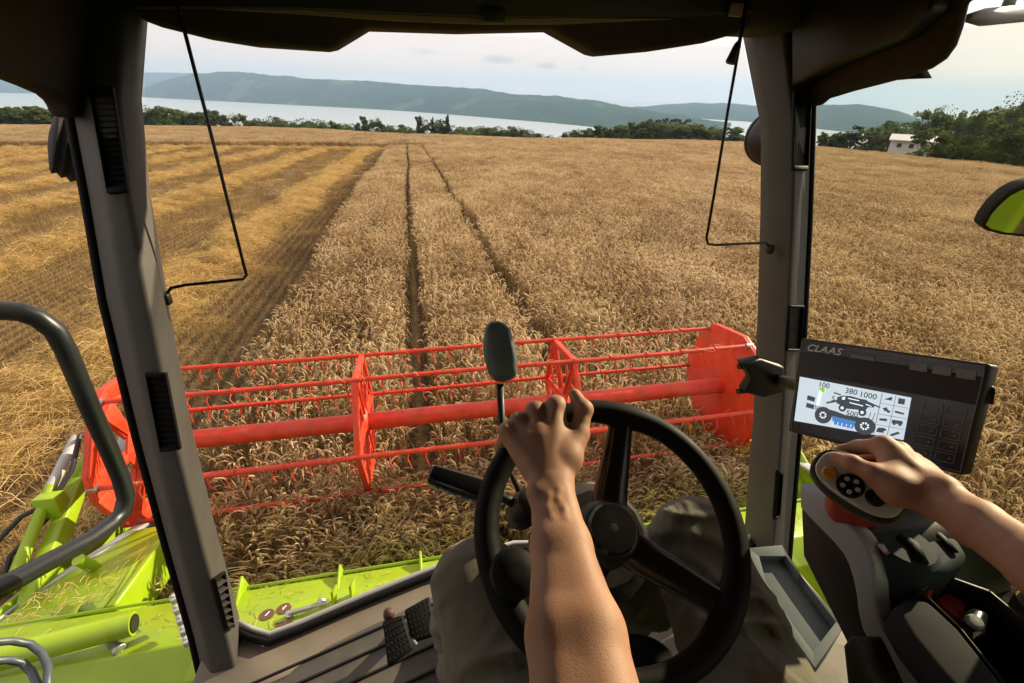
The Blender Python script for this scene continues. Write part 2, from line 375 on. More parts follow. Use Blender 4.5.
class Quads:
    def __init__(s): s.V = []; s.Q = []; s.T = []
    def strip(s, pts, wid, side, tone):
        o = len(s.V)
        for p, w in zip(pts, wid): s.V += [p-side*w, p+side*w]; s.T += [tone, tone]
        s.Q += [(o+2*k, o+2*k+1, o+2*k+3, o+2*k+2) for k in range(len(pts)-1)]
    def tube4(s, pts, rad, tone, fl=0.75):
        o = len(s.V); m = len(pts)
        for k, p in enumerate(pts):
            t = pts[min(k+1, m-1)]-pts[max(k-1, 0)]; t = t/(np.linalg.norm(t)+1e-9)
            a = np.array([0.3, 0.9, 0.1]); u = np.cross(t, a); u /= np.linalg.norm(u)+1e-9; w = np.cross(t, u)
            for (cu, cw) in ((1, 0), (0, fl), (-1, 0), (0, -fl)): s.V.append(p+rad[k]*(cu*u+cw*w)); s.T.append(tone + (0.05 if cu else -0.05))
        for k in range(m-1):
            for i in range(4): s.Q.append((o+4*k+i, o+4*k+(i+1) % 4, o+4*k+4+(i+1) % 4, o+4*k+4+i))
    def obj(s, name, m):
        me = np_mesh(name, np.array(s.V), np.array(s.Q), m)
        at = me.attributes.new('tone', 'FLOAT', 'POINT'); at.data.foreach_set('value', np.array(s.T, np.float32))
        return bpy.data.objects.new(name, me)
def stem_wheat(Q, x, y, h, rng, lean=None, bend=None, z0=0.0):
    """one wheat stem: stalk, nodding ear with awns, one or two dry leaves"""
    a = rng.uniform(0, 2*math.pi) if lean is None else lean
    d = np.array([math.cos(a), math.sin(a), 0]); side = np.array([-d[1], d[0], 0]); up = np.array([0, 0, 1.0])
    sway = rng.uniform(0.02, 0.10) if bend is None else bend
    tone = float(np.clip(rng.normal(0.5, 0.17), 0.05, 0.98)); base = np.array([x, y, z0])
    p = [base, base+up*h*0.55+d*sway*h*0.35, base+up*h*0.92+d*sway*h*0.95]
    Q.strip(p, [0.0024, 0.0022, 0.0017], side if rng.random() < 0.5 else d, tone-0.24)
    # ear: leaves the stalk along the stalk, then nods over
    nod = rng.uniform(0.3, 3.0); L = rng.uniform(0.088, 0.125); q = p[-1].copy(); ang = 0.25+0.2*nod; pts = [q.copy()]
    for k in range(4):
        q = q + (up*math.cos(ang)+d*math.sin(ang))*L/4; pts.append(q.copy()); ang += nod*0.33
    rr = rng.uniform(0.0070, 0.0094)
    Q.tube4(pts, [rr*0.45, rr, rr*1.05, rr*0.8, rr*0.15], tone+0.20)
    for _ in range(3):                                   # awns
        k = rng.integers(1, 4); t = pts[k+1]-pts[k]; t = t/np.linalg.norm(t)
        w = t + side*rng.uniform(-0.6, 0.6)+up*rng.uniform(-0.1, 0.45); w /= np.linalg.norm(w)
        Q.strip([pts[k], pts[k]+w*rng.uniform(0.04, 0.07)], [0.0012, 0.0004], np.cross(w, d)+1e-4, tone+0.25)
    for _ in range(rng.integers(1, 3)):                  # dry leaf
        b = rng.uniform(0, 2*math.pi); e = np.array([math.cos(b), math.sin(b), 0]); s2 = np.array([-e[1], e[0], 0])
        hh = rng.uniform(0.25, 0.72)*h; o = base+up*hh+d*sway*hh*0.4; l = rng.uniform(0.10, 0.2)
        Q.strip([o, o+e*l*0.45+up*0.05, o+e*l*0.85-up*rng.uniform(0.02, 0.1), o+e*l-up*rng.uniform(0.08, 0.2)], [0.003, 0.0055, 0.004, 0.001], s2, tone-0.22)
def wheat_tile(seed, per_row=41, rows=4, w=0.5, ln=1.0, hm=0.80):
    rng = np.random.default_rng(seed); Q = Quads()
    for r in range(rows):
        for k in range(per_row):
            x = -w/2 + (r+0.5)*w/rows + rng.normal(0, 0.022); y = -ln/2 + (k+rng.random())*ln/per_row
            stem_wheat(Q, x, y, hm*rng.uniform(0.86, 1.10), rng)
    return Q.obj('wheat_tuft', WHEAT)
def flat_straw(Q, c, rng, L, zs, wid=0.0022, tone=None, curve=0.25, tilt=0.25):
    a = rng.uniform(0, 2*math.pi); d = np.array([math.cos(a), math.sin(a), rng.normal(0, tilt)]); d /= np.linalg.norm(d)
    s = np.array([-d[1], d[0], 0]); s /= np.linalg.norm(s); n = np.cross(d, s)
    cv = rng.normal(0, curve); cn = abs(rng.normal(0, curve*0.7)); tone = float(np.clip(rng.normal(0.55, 0.2), 0.05, 1)) if tone is None else tone
    pts = [c + d*L*(u-0.5) + s*cv*L*(0.25-(u-0.5)**2) + np.array([0, 0, 1.0])*cn*L*(0.25-(u-0.5)**2)*1.5 for u in (0, 0.33, 0.67, 1)]
    Q.strip(pts, [wid]*4, (s if rng.random() < 0.6 else n), tone)
def stubble_tile(seed, rows=4, w=0.5, ln=1.0, loose=16):
    rng = np.random.default_rng(seed); Q = Quads()
    for r in range(rows):
        for k in range(48):
            x = -w/2+(r+0.5)*w/rows+rng.normal(0, 0.009); y = -ln/2+rng.random()*ln; h = rng.uniform(0.10, 0.17)
            b = np.array([x, y, 0]); t = b+np.array([rng.normal(0, 0.03), rng.normal(0, 0.04), h]); a = rng.uniform(0, math.pi)
            Q.strip([b, t], [0.0026, 0.0024], np.array([math.cos(a), math.sin(a), 0]), float(np.clip(rng.normal(0.5, 0.18), 0, 1)))
    for k in range(loose):
        flat_straw(Q, np.array([rng.uniform(-w/2, w/2), rng.uniform(-ln/2, ln/2), rng.uniform(0.01, 0.10)]), rng, rng.uniform(0.1, 0.32), 0)
    return Q.obj('stubble_tuft', STUB)
def swath_tile(seed, n=600, w=0.80, ln=1.1, hgt=0.30):
    rng = np.random.default_rng(seed); Q = Quads()
    for k in range(n):
        x = float(np.clip(rng.normal(0, w*0.42), -0.9, 0.9)); y = rng.uniform(-ln/2, ln/2); top = hgt*math.exp(-(x/w)**2*2.2)*(0.75+0.5*math.sin(y*5+seed))
        z = 0.03+top*rng.random()**0.5
        flat_straw(Q, np.array([x, y, z]), rng, rng.uniform(0.14, 0.42), 0, wid=0.0027, curve=0.45, tilt=0.22)
    return Q.obj('straw_tuft', STRAW)

def scatter(name, sources, pts, rotz, scl, tilt=None, pick=None, patch=None):
    """one stuff object: a point mesh whose geometry nodes put a tuft on every point"""
    sub = bpy.data.collections.new(name+'_tufts')
    for o in sources: sub.objects.link(o)
    me = bpy.data.meshes.new(name); n = len(pts); me.vertices.add(n); me.vertices.foreach_set('co', np.asarray(pts, np.float32).ravel())
    rot = np.zeros((n, 3), np.float32); rot[:, 2] = rotz
    if tilt is not None: rot[:, :2] = tilt
    for an, ty, val in (('rot', 'FLOAT_VECTOR', rot.ravel()), ('scl', 'FLOAT_VECTOR', np.asarray(scl, np.float32).ravel())):
        a = me.attributes.new(an, ty, 'POINT'); a.data.foreach_set('vector', val)
    a = me.attributes.new('pick', 'INT', 'POINT'); a.data.foreach_set('value', (RNG.integers(0, len(sources), n) if pick is None else pick).astype(np.int32))
    a = me.attributes.new('patch', 'FLOAT', 'POINT'); a.data.foreach_set('value', np.zeros(n, np.float32) if patch is None else np.asarray(patch, np.float32))
    o = bpy.data.objects.new(name, me); COL.objects.link(o)
    ng = bpy.data.node_groups.new(name+'_nodes', 'GeometryNodeTree')
    ng.interface.new_socket('Geometry', in_out='INPUT', socket_type='NodeSocketGeometry'); ng.interface.new_socket('Geometry', in_out='OUTPUT', socket_type='NodeSocketGeometry')
    gi = ng.nodes.new('NodeGroupInput'); go = ng.nodes.new('NodeGroupOutput'); ip = ng.nodes.new('GeometryNodeInstanceOnPoints'); ci = ng.nodes.new('GeometryNodeCollectionInfo')
    ci.inputs['Collection'].default_value = sub; ci.inputs['Separate Children'].default_value = True; ci.inputs['Reset Children'].default_value = True
    ip.inputs['Pick Instance'].default_value = True
    def na(nm, ty):
        q = ng.nodes.new('GeometryNodeInputNamedAttribute'); q.data_type = ty; q.inputs['Name'].default_value = nm
        return [s for s in q.outputs if s.name == 'Attribute' and s.enabled][0]
    e2r = ng.nodes.new('FunctionNodeEulerToRotation')
    ng.links.new(na('rot', 'FLOAT_VECTOR'), e2r.inputs[0]); ng.links.new(e2r.outputs[0], ip.inputs['Rotation'])
    ng.links.new(na('scl', 'FLOAT_VECTOR'), ip.inputs['Scale']); ng.links.new(na('pick', 'INT'), ip.inputs['Instance Index'])
    ng.links.new(gi.outputs[0], ip.inputs['Points']); ng.links.new(ci.outputs[0], ip.inputs['Instance']); ng.links.new(ip.outputs[0], go.inputs[0])
    md = o.modifiers.new('tufts', 'NODES'); md.node_group = ng
    return tag(o, kind='stuff')

EDGE_X = -2.25                       # border between standing crop and stubble
HEADLAND = 66.0                      # the crossing swath at the end of the rows
def in_view(x, y, margin=2.5):
    az = np.degrees(np.arctan2(x, y)); return (az > -48) & (az < 68) | ((x > 3) & (x < 14) & (y > -3) & (y < 6))
# --- standing crop: columns between the wheel tracks
cols = [-2.02, -1.54, -1.02, -0.56, 0.30, 0.79, 1.27]
xx = 2.10
while xx < 95: cols.append(xx); xx += 0.47
pts = []
for cx in cols:
    y0 = 2.75 if cx < 2.7 else (-2.0 if cx > 3.3 else 3.4)
    ys = np.arange(y0+0.45, 150, 0.96 if cx < 30 else 1.0)
    xs = np.full(len(ys), cx) + RNG.normal(0, 0.012, len(ys)) + 0.05*np.sin(ys*0.21)
    rc = lerp_table(np.degrees(np.arctan2(xs, ys)), CREST)
    ok = in_view(xs, ys) & ((ys > 3.45) | (cx > -1.9)) & (np.hypot(xs, ys) < rc+14) & ((ys < HEADLAND-4) | (xs > 4))
    pts += list(zip(xs[ok], ys[ok]))
pts = np.array(pts)
far = []                              # the next block beyond the headland, seen at a grazing angle
for y in np.arange(HEADLAND+3.5, 215, 1.6):
    for x in np.arange(-140, 5.5, 1.1): far.append((x+RNG.normal(0, 0.1), y+RNG.normal(0, 0.2)))
far = np.array(far); rc = lerp_table(np.degrees(np.arctan2(far[:, 0], far[:, 1])), CREST)
far = far[in_view(far[:, 0], far[:, 1]) & (np.hypot(far[:, 0], far[:, 1]) < rc+14)]
def zs(p): return terrain(p[:, 0], p[:, 1])
allp = np.concatenate([pts, far]); n1, n2 = len(pts), len(far)
hvar = 1.0 + 0.05*np.sin(allp[:, 0]*0.37+allp[:, 1]*0.11) + 0.05*np.sin(allp[:, 1]*0.53-allp[:, 0]*0.2) + RNG.normal(0, 0.035, n1+n2)
sc = np.stack([np.ones(n1+n2)*1.04, np.ones(n1+n2)*1.04, hvar], -1); sc[n1:, 0] = 2.4; sc[n1:, 1] = 1.8; sc[n1:, 2] *= 1.05
rz = np.where(RNG.random(n1+n2) < 0.5, 0, math.pi)+RNG.normal(0, 0.03, n1+n2)
WT = [wheat_tile(100+k) for k in range(6)]
tl = RNG.normal(0, 0.05, (n1+n2, 2))
def patchy(p, f=1.0):
    return np.array([0.16*mnoise.fractal(Vector((x*0.22*f, y*0.10*f, 3.1)), 1.0, 2.0, 3)+0.10*mnoise.noise(Vector((x*0.9*f, y*0.5*f, 7.7))) for x, y in p])
pw = patchy(allp); tl = tl+np.column_stack([pw*0.45, pw*0.7])
scatter('standing_wheat', WT, np.column_stack([allp, zs(allp)-0.01]), rz, sc, tilt=tl, patch=pw)
# --- cut wheat lying over the cutter bar and on the table of the header
cp = np.array([(x+RNG.normal(0, 0.05), y+RNG.normal(0, 0.06)) for x in np.arange(-1.55, 2.8, 0.42) for y in (2.36, 2.66, 2.96)])
tl = np.column_stack([RNG.normal(0.06, 0.20, len(cp)), RNG.normal(0, 0.2, len(cp))])
scatter('cut_wheat', WT, np.column_stack([cp, 0.16+0.05*(cp[:, 1]-2.3)/0.6+RNG.normal(0, 0.03, len(cp))]), RNG.choice([0, math.pi], len(cp))*0+RNG.normal(0, 0.3, len(cp)),
        np.tile([1.25, 0.34, 0.74], (len(cp), 1)), tilt=tl)
# --- stubble
sp = []
for x in np.arange(-46, EDGE_X-0.2, 0.5):
    for y in np.arange(1.2, 64, 1.0):
        if y < 26 or RNG.random() < 0.6: sp.append((x+RNG.normal(0, 0.01), y))
sp = np.array(sp); sp = sp[in_view(sp[:, 0], sp[:, 1])]; n = len(sp)
scatter('stubble', [stubble_tile(200+k) for k in range(8)], np.column_stack([sp, zs(sp)]), np.where(RNG.random(n) < 0.5, 0, math.pi), np.column_stack([np.ones((n, 2)), RNG.uniform(0.8, 1.2, n)]), patch=patchy(sp, 1.6))
# --- straw swaths
ST = [swath_tile(300+k) for k in range(5)]
w = []
for sx, wid in ((-5.15, 1.0), (-10.3, 1.0), (-15.4, 1.0), (-20.5, 1.0), (-25.6, 1), (-30.7, 1), (-36, 1), (-41, 1)):
    for y in np.arange(1.5, HEADLAND-3, 0.42):
        for k in range(2 if y < 40 else 1):
            w.append((sx+0.10*math.sin(y*0.31+sx)+0.06*math.sin(y*0.9+sx)+RNG.normal(0, 0.22), y+RNG.normal(0, 0.1), RNG.uniform(0.8, 1.35)))
for x in np.arange(-75, -1.0, 0.5):   # the swath across the end of the rows
    for yy in (HEADLAND, HEADLAND+1.2): w.append((x, yy+RNG.normal(0, 0.35), RNG.uniform(0.8, 1.3)))
w = np.array(w); w = w[in_view(w[:, 0], w[:, 1])]; n = len(w)
scatter('straw_swath', ST, np.column_stack([w[:, :2], zs(w[:, :2])]), RNG.uniform(0, 6.28, n), np.column_stack([w[:, 2], w[:, 2], w[:, 2]*RNG.uniform(0.7, 1.25, n)]))
# loose straw between the swaths
w = np.array([(RNG.uniform(-45, EDGE_X-0.9), 2+60*RNG.random()**1.4) for _ in range(420)]); w = w[in_view(w[:, 0], w[:, 1])]; n = len(w)
scatter('loose_straw', ST, np.column_stack([w, zs(w)]), RNG.uniform(0, 6.28, n), np.column_stack([RNG.uniform(0.5, 1.0, (n, 2)), RNG.uniform(0.12, 0.35, n)]))

# --- chaff and broken straw lying on the header
Qc = Quads(); rc_ = np.random.default_rng(77)
for k in range(420):
    x = rc_.uniform(-2.5, 2.9); y = rc_.uniform(1.64, 1.9); z = 1.11+(1.90-y)*0.214+0.006
    flat_straw(Qc, np.array([x, y, z]), rc_, rc_.uniform(0.012, 0.07), 0, wid=0.0016, curve=0.3, tilt=0.12)
for k in range(160):
    u, v = rc_.random(), rc_.random(); flat_straw(Qc, np.array([-2.45+0.62*u, 2.08+0.5*v*(0.4+0.6*u), 0.90+0.095*u-0.04*v]), rc_, rc_.uniform(0.015, 0.10), 0, wid=0.0018, curve=0.3, tilt=0.15)
for k in range(130):
    a = math.radians((50, 110, 170, 230)[k % 4]); flat_straw(Qc, np.array([rc_.uniform(-2.1, 2.75), 3.33+0.57*math.cos(a)+rc_.normal(0, 0.012), 1.13+0.57*math.sin(a)+0.016+abs(rc_.normal(0, 0.006))]), rc_, rc_.uniform(0.04, 0.16), 0, wid=0.0016, curve=0.6, tilt=0.5)
chaff = Qc.obj('chaff', STRAW); COL.objects.link(chaff); tag(chaff, kind='stuff')
# ================================================================== THE COMBINE (everything bolted to it is one thing)
M = {}
M['lime'] = mat('lime_paint', (0.27, 0.42, 0.004), 0.40, var=0.10, scale=5, coat=0.12, dust=0.13)
M['red'] = mat('reel_red_paint', (0.66, 0.042, 0.010), 0.48, var=0.16, scale=7, dust=0.20)
M['redbar'] = mat('reel_bar_paint', (0.60, 0.036, 0.012), 0.52, var=0.20, scale=12, dust=0.22)
M['steel'] = mat('worn_steel', (0.42, 0.43, 0.44), 0.38, 0.85, scale=20)
M['pale'] = mat('pale_grey_paint', (0.42, 0.44, 0.46), 0.45, scale=8, dust=0.3)
M['hose'] = mat('rubber_hose', (0.018, 0.018, 0.02), 0.5, scale=30)
M['black'] = mat('black_plastic', (0.0095, 0.0095, 0.0105), 0.48, scale=60, bump=0.12, bscale=900)
M['blacksoft'] = mat('soft_black_rubber', (0.0075, 0.0075, 0.008), 0.60, scale=40, bump=0.15, bscale=1200, spec=0.13)
M['gloss'] = mat('gloss_black_plastic', (0.012, 0.012, 0.013), 0.22, scale=30)
M['trim'] = mat('grey_beige_trim', (0.078, 0.077, 0.072), 0.60, var=0.08, scale=14, bump=0.22, bscale=1400, dust=0.10, spec=0.35)
M['trimdark'] = mat('dark_trim', (0.040, 0.038, 0.037), 0.55, var=0.1, scale=14, bump=0.2, bscale=1400, spec=0.35)
M['head'] = mat('headliner', (0.055, 0.042, 0.033), 0.8, var=0.15, scale=40, bump=0.3, bscale=1600, spec=0.2)
M['beige'] = mat('beige_strip', (0.30, 0.22, 0.14), 0.6, var=0.1, scale=12, bump=0.1)
M['greyblue'] = mat('blue_grey_pad', (0.032, 0.044, 0.052), 0.7, spec=0.12, var=0.1, scale=16, bump=0.15, bscale=1300)
M['strip'] = mat('grey_edge_strip', (0.36, 0.385, 0.40), 0.40, var=0.05, scale=10)
M['silver'] = mat('silver_face', (0.60, 0.60, 0.59), 0.32, 0.25, var=0.05)
M['orange'] = mat('amber_button', (0.70, 0.30, 0.03), 0.35, var=0.05)
M['redpl'] = mat('red_plastic', (0.36, 0.030, 0.010), 0.45, var=0.08)
M['brown'] = mat('brown_sticker', (0.10, 0.045, 0.03), 0.5); M['white'] = mat('white_mark', (0.75, 0.75, 0.72), 0.5)
M['mark'] = mat('grey_print', (0.5, 0.5, 0.5), 0.5); M['dim'] = mat('dim_key', (0.19, 0.19, 0.18), 0.45)
M['mirror'] = mat('mirror_glass', (0.20, 0.21, 0.20), 0.03, 1.0, var=0.02, rvar=0.02)

combine = thing('combine_harvester', 'lime green combine harvester with a red reel, seen from inside its cab', 'combine harvester', (0.23, 0.3, 0.0))
RC = np.array([0, 3.33, 1.13]); RR = 0.57; RX0, RX1 = -2.20, 2.80
HEX = [math.radians(a) for a in (50, 110, 170, 230, 290, 350)]
def hexpt(x, a, r=RR): return np.array([x, RC[1]+r*math.cos(a), RC[2]+r*math.sin(a)])
# --- reel: centre tube, bars with spring tines, spiders and end plates
reel = MB().tube([(RX0, RC[1], RC[2]), (RX1, RC[1], RC[2])], 0.073, 24)
reel = reel.build('reel', M['redbar'], combine, smooth=True)
for k, a in enumerate(HEX):
    bar = MB(); n = 40
    bar.tube([hexpt(x, a)+np.array([0, 0, 0.004*math.sin(x*2.1+k)]) for x in np.linspace(RX0, RX1, n)], 0.0185, 8)
    for x in np.arange(RX0+0.2, RX1, 0.32): bar.lathe([(0.024, -0.014), (0.024, 0.014)], hexpt(x, a), (1, 0, 0), 8)
    bo = bar.build('tine_bar', M['redbar'], reel, smooth=True)
    tmb = MB()
    for x in np.arange(RX0+0.10, RX1-0.05, 0.135):
        b = hexpt(x, a); l = 0.125*random.uniform(0.93, 1.07); sw = random.uniform(-0.012, 0.012)
        tmb.tube([b, b+np.array([0.014, 0.022, -0.004]), b+np.array([0.028+sw, 0.020, -0.030]), b+np.array([0.022+sw, -0.012, -0.065]), b+np.array([0.040+sw*2, -0.020, -l])], [0.007, 0.0065, 0.006, 0.0052, 0.0045], 5)
    t = tmb.build('spring_tines', M['redbar'], reel, smooth=True); tag(t, kind='stuff')
def spider(x, th=0.022):
    m = MB()
    for i in range(6):
        a0, a1 = HEX[i], HEX[(i+1) % 6]
        for (ra, rb) in ((0.58, 0.52),):                      # rim straps with a folded lip
            p = [hexpt(x-th, a0, ra), hexpt(x-th, a1, ra), hexpt(x-th, a1, rb), hexpt(x-th, a0, rb)]
            m.prism(p, (2*th, 0, 0))
        mid = (a0+ (a1 if a1 > a0 else a1+2*math.pi))/2
        # spoke, tapering, and the pair of braces that make the star
        for da, w0, w1 in ((0, 0.060, 0.034),):
            u = np.array([0, math.cos(a0), math.sin(a0)]); w = np.array([0, -u[2], u[1]]); c = np.array([x, RC[1], RC[2]])
            m.prism([c+u*0.07-w*w0-np.array([0.008, 0, 0]), c+u*0.07+w*w0-np.array([0.008, 0, 0]), c+u*0.55+w*w1-np.array([0.008, 0, 0]), c+u*0.55-w*w1-np.array([0.008, 0, 0])], (0.016, 0, 0))
            m.prism([c+u*0.10-w*0.010-np.array([0.024, 0, 0]), c+u*0.10+w*0.010-np.array([0.024, 0, 0]), c+u*0.55+w*0.006-np.array([0.024, 0, 0]), c+u*0.55-w*0.006-np.array([0.024, 0, 0])], (0.048, 0, 0))
        for s in (-1, 1):
            u = np.array([0, math.cos(a0), math.sin(a0)]); am = a0 + s*math.radians(30); v = np.array([0, math.cos(am), math.sin(am)]); c = np.array([x, RC[1], RC[2]])
            p0 = c+u*0.28; p1 = c+v*0.485; d = p1-p0; d /= np.linalg.norm(d); w = np.cross([1, 0, 0], d)*0.017
            m.prism([p0-w-[0.006, 0, 0], p0+w-[0.006, 0, 0], p1+w-[0.006, 0, 0], p1-w-[0.006, 0, 0]], (0.012, 0, 0))
    m.lathe([(0.10, -0.035), (0.13, -0.012), (0.13, 0.012), (0.10, 0.035)], (x, RC[1], RC[2]), (1, 0, 0), 18)
    return m.build('reel_spider', M['red'], reel, bevel=0.004)
for x in (-0.53, 1.20): spider(x)
def end_plate(x, s, holes):
    m = MB(); ang = []
    for a in HEX: ang += [a-0.16, a+0.16]
    outer = [hexpt(x, a, 0.60) for a in ang]
    n = len(outer); th = np.array([0.014*s, 0, 0])
    if not holes:
        m.prism(outer, th)
    else:                                                     # plate with six cut-outs
        R1, R2, R3 = 0.60, 0.49, 0.19
        inner = [hexpt(x, a, R2) for a in ang]; core = [hexpt(x, a, R3) for a in ang]
        for i in range(n):
            j = (i+1) % n
            m.prism([outer[i], outer[j], inner[j], inner[i]], th)
            if i % 2 == 0: m.prism([inner[i], inner[j], core[j], core[i]], th)
            else:
                q = lambda A, B, t: A+(B-A)*t
                m.prism([q(inner[i], core[i], 0.0), q(inner[j], core[j], 0.0), q(inner[j], core[j], 0.18), q(inner[i], core[i], 0.18)], th)
        m.prism(core, th)
    for i in range(n):                                        # folded rim
        j = (i+1) % n; k = 0.955
        m.prism([outer[i], outer[j], (outer[j]-RC-[x, 0, 0])*k+RC+[x, 0, 0], (outer[i]-RC-[x, 0, 0])*k+RC+[x, 0, 0]], np.array([-0.035*s, 0, 0]))
    for i in range(6):                                        # pressed ribs and bolt bosses
        for da in (-0.22, 0.22):
            p0, p1 = hexpt(x, HEX[i]+da, 0.16), hexpt(x, HEX[i]+da*0.55, 0.56); w = np.cross([1, 0, 0], (p1-p0)/np.linalg.norm(p1-p0))*0.011
            m.prism([p0-w, p0+w, p1+w*0.6, p1-w*0.6], np.array([-0.032*s, 0, 0]))
        m.lathe([(0.026, 0.0), (0.02, 0.03)], hexpt(x, HEX[i]+math.pi/6, 0.44), (-s, 0, 0), 10)
    m.lathe([(0.15, 0), (0.15, 0.02), (0.10, 0.05)], (x, RC[1], RC[2]), (-s, 0, 0), 20)
    o = m.build('reel_end_plate', M['red'], reel, bevel=0.003)
    for a in HEX:
        MB().lathe([(0.026, -0.03), (0.026, 0.03), (0.014, 0.045)], hexpt(x, a), (-s, 0, 0), 10).build('bearing_cap', M['steel'], reel, smooth=True)
    return o
end_plate(RX0, 1, True); end_plate(RX1, -1, False)
# left plate: blue-grey motor shield outside
MB().lathe([(0.13, 0), (0.13, 0.04), (0.10, 0.09), (0.06, 0.10)], (RX0-0.02, RC[1], RC[2]), (-1, 0, 0), 20).build('reel_motor', M['pale'], reel, smooth=True)

# --- header: rear beam, table, auger, knife, dividers, reel arms
hd = MB(); X0, X1 = -2.62, 3.05
prof = [(1.95, 1.06), (1.90, 1.11), (1.62, 1.17), (1.50, 1.05), (1.48, 0.30), (1.95, 0.22), (1.98, 0.60)]
hd.prism([(X0+0.05, y, z) for y, z in prof], (X1-X0-0.1, 0, 0))
header = hd.build('header', M['lime'], combine, bevel=0.012)
tb = MB(); tb.prism([(X0+0.05, 1.97, 0.24), (X0+0.05, 2.45, 0.16), (X0+0.05, 3.15, 0.13), (X0+0.05, 3.15, 0.10), (X0+0.05, 2.4, 0.12), (X0+0.05, 1.97, 0.20)], (X1-X0-0.1, 0, 0)); tb.build('table', mat('dusty_steel', (0.13, 0.10, 0.06), 0.7, var=0.3, scale=8), header)
au = MB(); au.tube([(X0+0.1, 2.28, 0.42), (X1-0.1, 2.28, 0.42)], 0.15, 20)
for s, xa, xb in ((1, X0+0.1, 0.0), (-1, X1-0.1, 0.45)):
    nn = 120; g1 = []
    for k in range(nn):
        t = k/(nn-1); x = xa+(xb-xa)*t; a = t*math.pi*2*4.5*s
        g1.append([(x, 2.28+r*math.cos(a), 0.42+r*math.sin(a)) for r in (0.14, 0.235)])
    au.sheet(g1)
au.build('auger', M['lime'], header, smooth=True, solid=0.004)
kn = MB(); kn.box(((X0+X1)/2, 3.17, 0.125), (X1-X0-0.1, 0.05, 0.03))
for x in np.arange(X0+0.1, X1-0.05, 0.0762): kn.prism([(x-0.015, 3.18, 0.12), (x+0.015, 3.18, 0.12), (x, 3.32, 0.11)], (0, 0, 0.02))
kn.build('cutter_bar', M['steel'], header)
# folded edge, bright dashes of pressed slots, fins along the beam
for x, hgt in ((-1.10, 0.13), (-0.58, 0.10), (-0.12, 0.11), (0.75, 0.11), (1.55, 0.11), (2.35, 0.11)):
    MB().prism([(x, 1.985, 1.05), (x, 1.955, 1.05+hgt), (x, 1.91, 1.09+hgt*0.6), (x, 1.80, 1.135), (x, 1.90, 1.07)], (0.014, 0, 0)).build('beam_fin', M['lime'], header, bevel=0.003)
lip = MB(); lip.box(((X0+X1)/2, 1.957, 1.075), (X1-X0-0.2, 0.016, 0.012), R=[[1, 0, 0], [0, .7, -.7], [0, .7, .7]])
lip.build('beam_lip', M['lime'], header, bevel=0.003)
st = np.array([[1, 0, 0], [0, 0.98, 0.20], [0, -0.20, 0.98]])
def on_beam(px, py):                       # point on the sloping top of the beam
    r = ray(px, py); n = np.array([0, 0.06, 0.28]); p0 = np.array([0, 1.90, 1.11]); t = np.dot(p0-EYE, n)/np.dot(r, n); return EYE+r*t, n/np.linalg.norm(n)
for px, py in ((267, 615), (284, 609)):
    c, n = on_beam(px, py)
    d = MB().lathe([(0.036, 0.001), (0.036, 0.004)], c, n, 20).build('round_sticker', M['brown'], header)
    MB().box(c+n*0.0052, (0.036, 0.006, 0.001), R=Matrix.Rotation(math.radians(55), 3, 'Z')).build('sticker_mark', M['white'], header)
c, n = on_beam(284, 624); MB().box(c+n*0.002, (0.085, 0.022, 0.002)).build('maker_plate', M['brown'], header)
c0, _ = on_beam(290, 617); c1, _ = on_beam(330, 606)
gs = MB().tube([c0+[0, 0, .03], c0+(c1-c0)*0.55+[0, 0, .03]], 0.013, 10).tube([c0+(c1-c0)*0.5+[0, 0, .03], c1+[0, 0, .03]], 0.007, 8).lathe([(0.02, 0), (0.02, 0.03)], c0, (0, 0, 1), 10)
gs.build('gas_strut', M['steel'], header, smooth=True)
for px, py in ((332, 606), (350, 600)):
    c, n = on_beam(px, py); MB().prism([c, c+[0.01, 0.05, 0.0], c+[0.02, 0.06, 0.09], c+[0.0, 0.02, 0.08]], (0.014, 0, 0)).build('bracket', M['lime'], header, bevel=0.003)
c, n = on_beam(322, 603); MB().lathe([(0.02, 0), (0.022, 0.02), (0.008, 0.03)], c, n, 8).build('bolt_head', M['steel'], header)
# left: round tube along the beam, cable chain, chain bracket, side wall and divider hood
MB().tube([(-2.45, 1.60, 1.25), (-1.50, 1.72, 1.25)], 0.055, 18).build('side_tube', M['lime'], header, smooth=True)
MB().lathe([(0.043, 0.0), (0.043, 0.004)], (-1.498, 1.7205, 1.25), (0.95, 0.12, 0), 18).build('tube_opening', M['black'], header)
MB().box((-1.60, 1.70, 1.17), (0.05, 0.06, 0.11), R=Matrix.Rotation(0.3, 3, 'Z')).lathe([(0.03, 0), (0.03, 0.03)], (-1.57, 1.66, 1.17), (0.8, -0.6, 0.1), 12).build('clamp', M['steel'], header, bevel=0.006)
ch = MB()
for k in range(5):
    c = P(176+k*3.3, 598+k*10.5, z=-2.36); ch.box(c, (0.05, 0.04, 0.035), R=Matrix.Rotation(0.5, 3, 'Z'))
    ch.lathe([(0.012, 0.018), (0.012, 0.026)], c+[-0.008, 0, 0], (0, 0, 1), 8)
ch.build('cable_chain', M['pale'], header, bevel=0.004)
hood = MB()
top = [(-1.80, 2.02, 1.02), (-1.76, 2.50, 0.98), (-1.84, 2.74, 0.86), (-2.16, 2.83, 0.76), (-2.52, 2.30, 0.78), (-2.52, 2.02, 0.90)]
hood.prism(top, (0, 0, -0.30)); hood.build('divider_hood', M['lime'], header, bevel=0.02, seg=3)
MB().prism([(-2.05, 2.86, 0.78), (-2.18, 2.90, 0.73), (-2.70, 2.30, 0.72), (-2.70, 2.02, 0.83), (-2.535, 2.02, 0.91), (-2.535, 2.29, 0.80)], (0, 0, -0.03)).build('hood_edge', M['pale'], header, bevel=0.008)
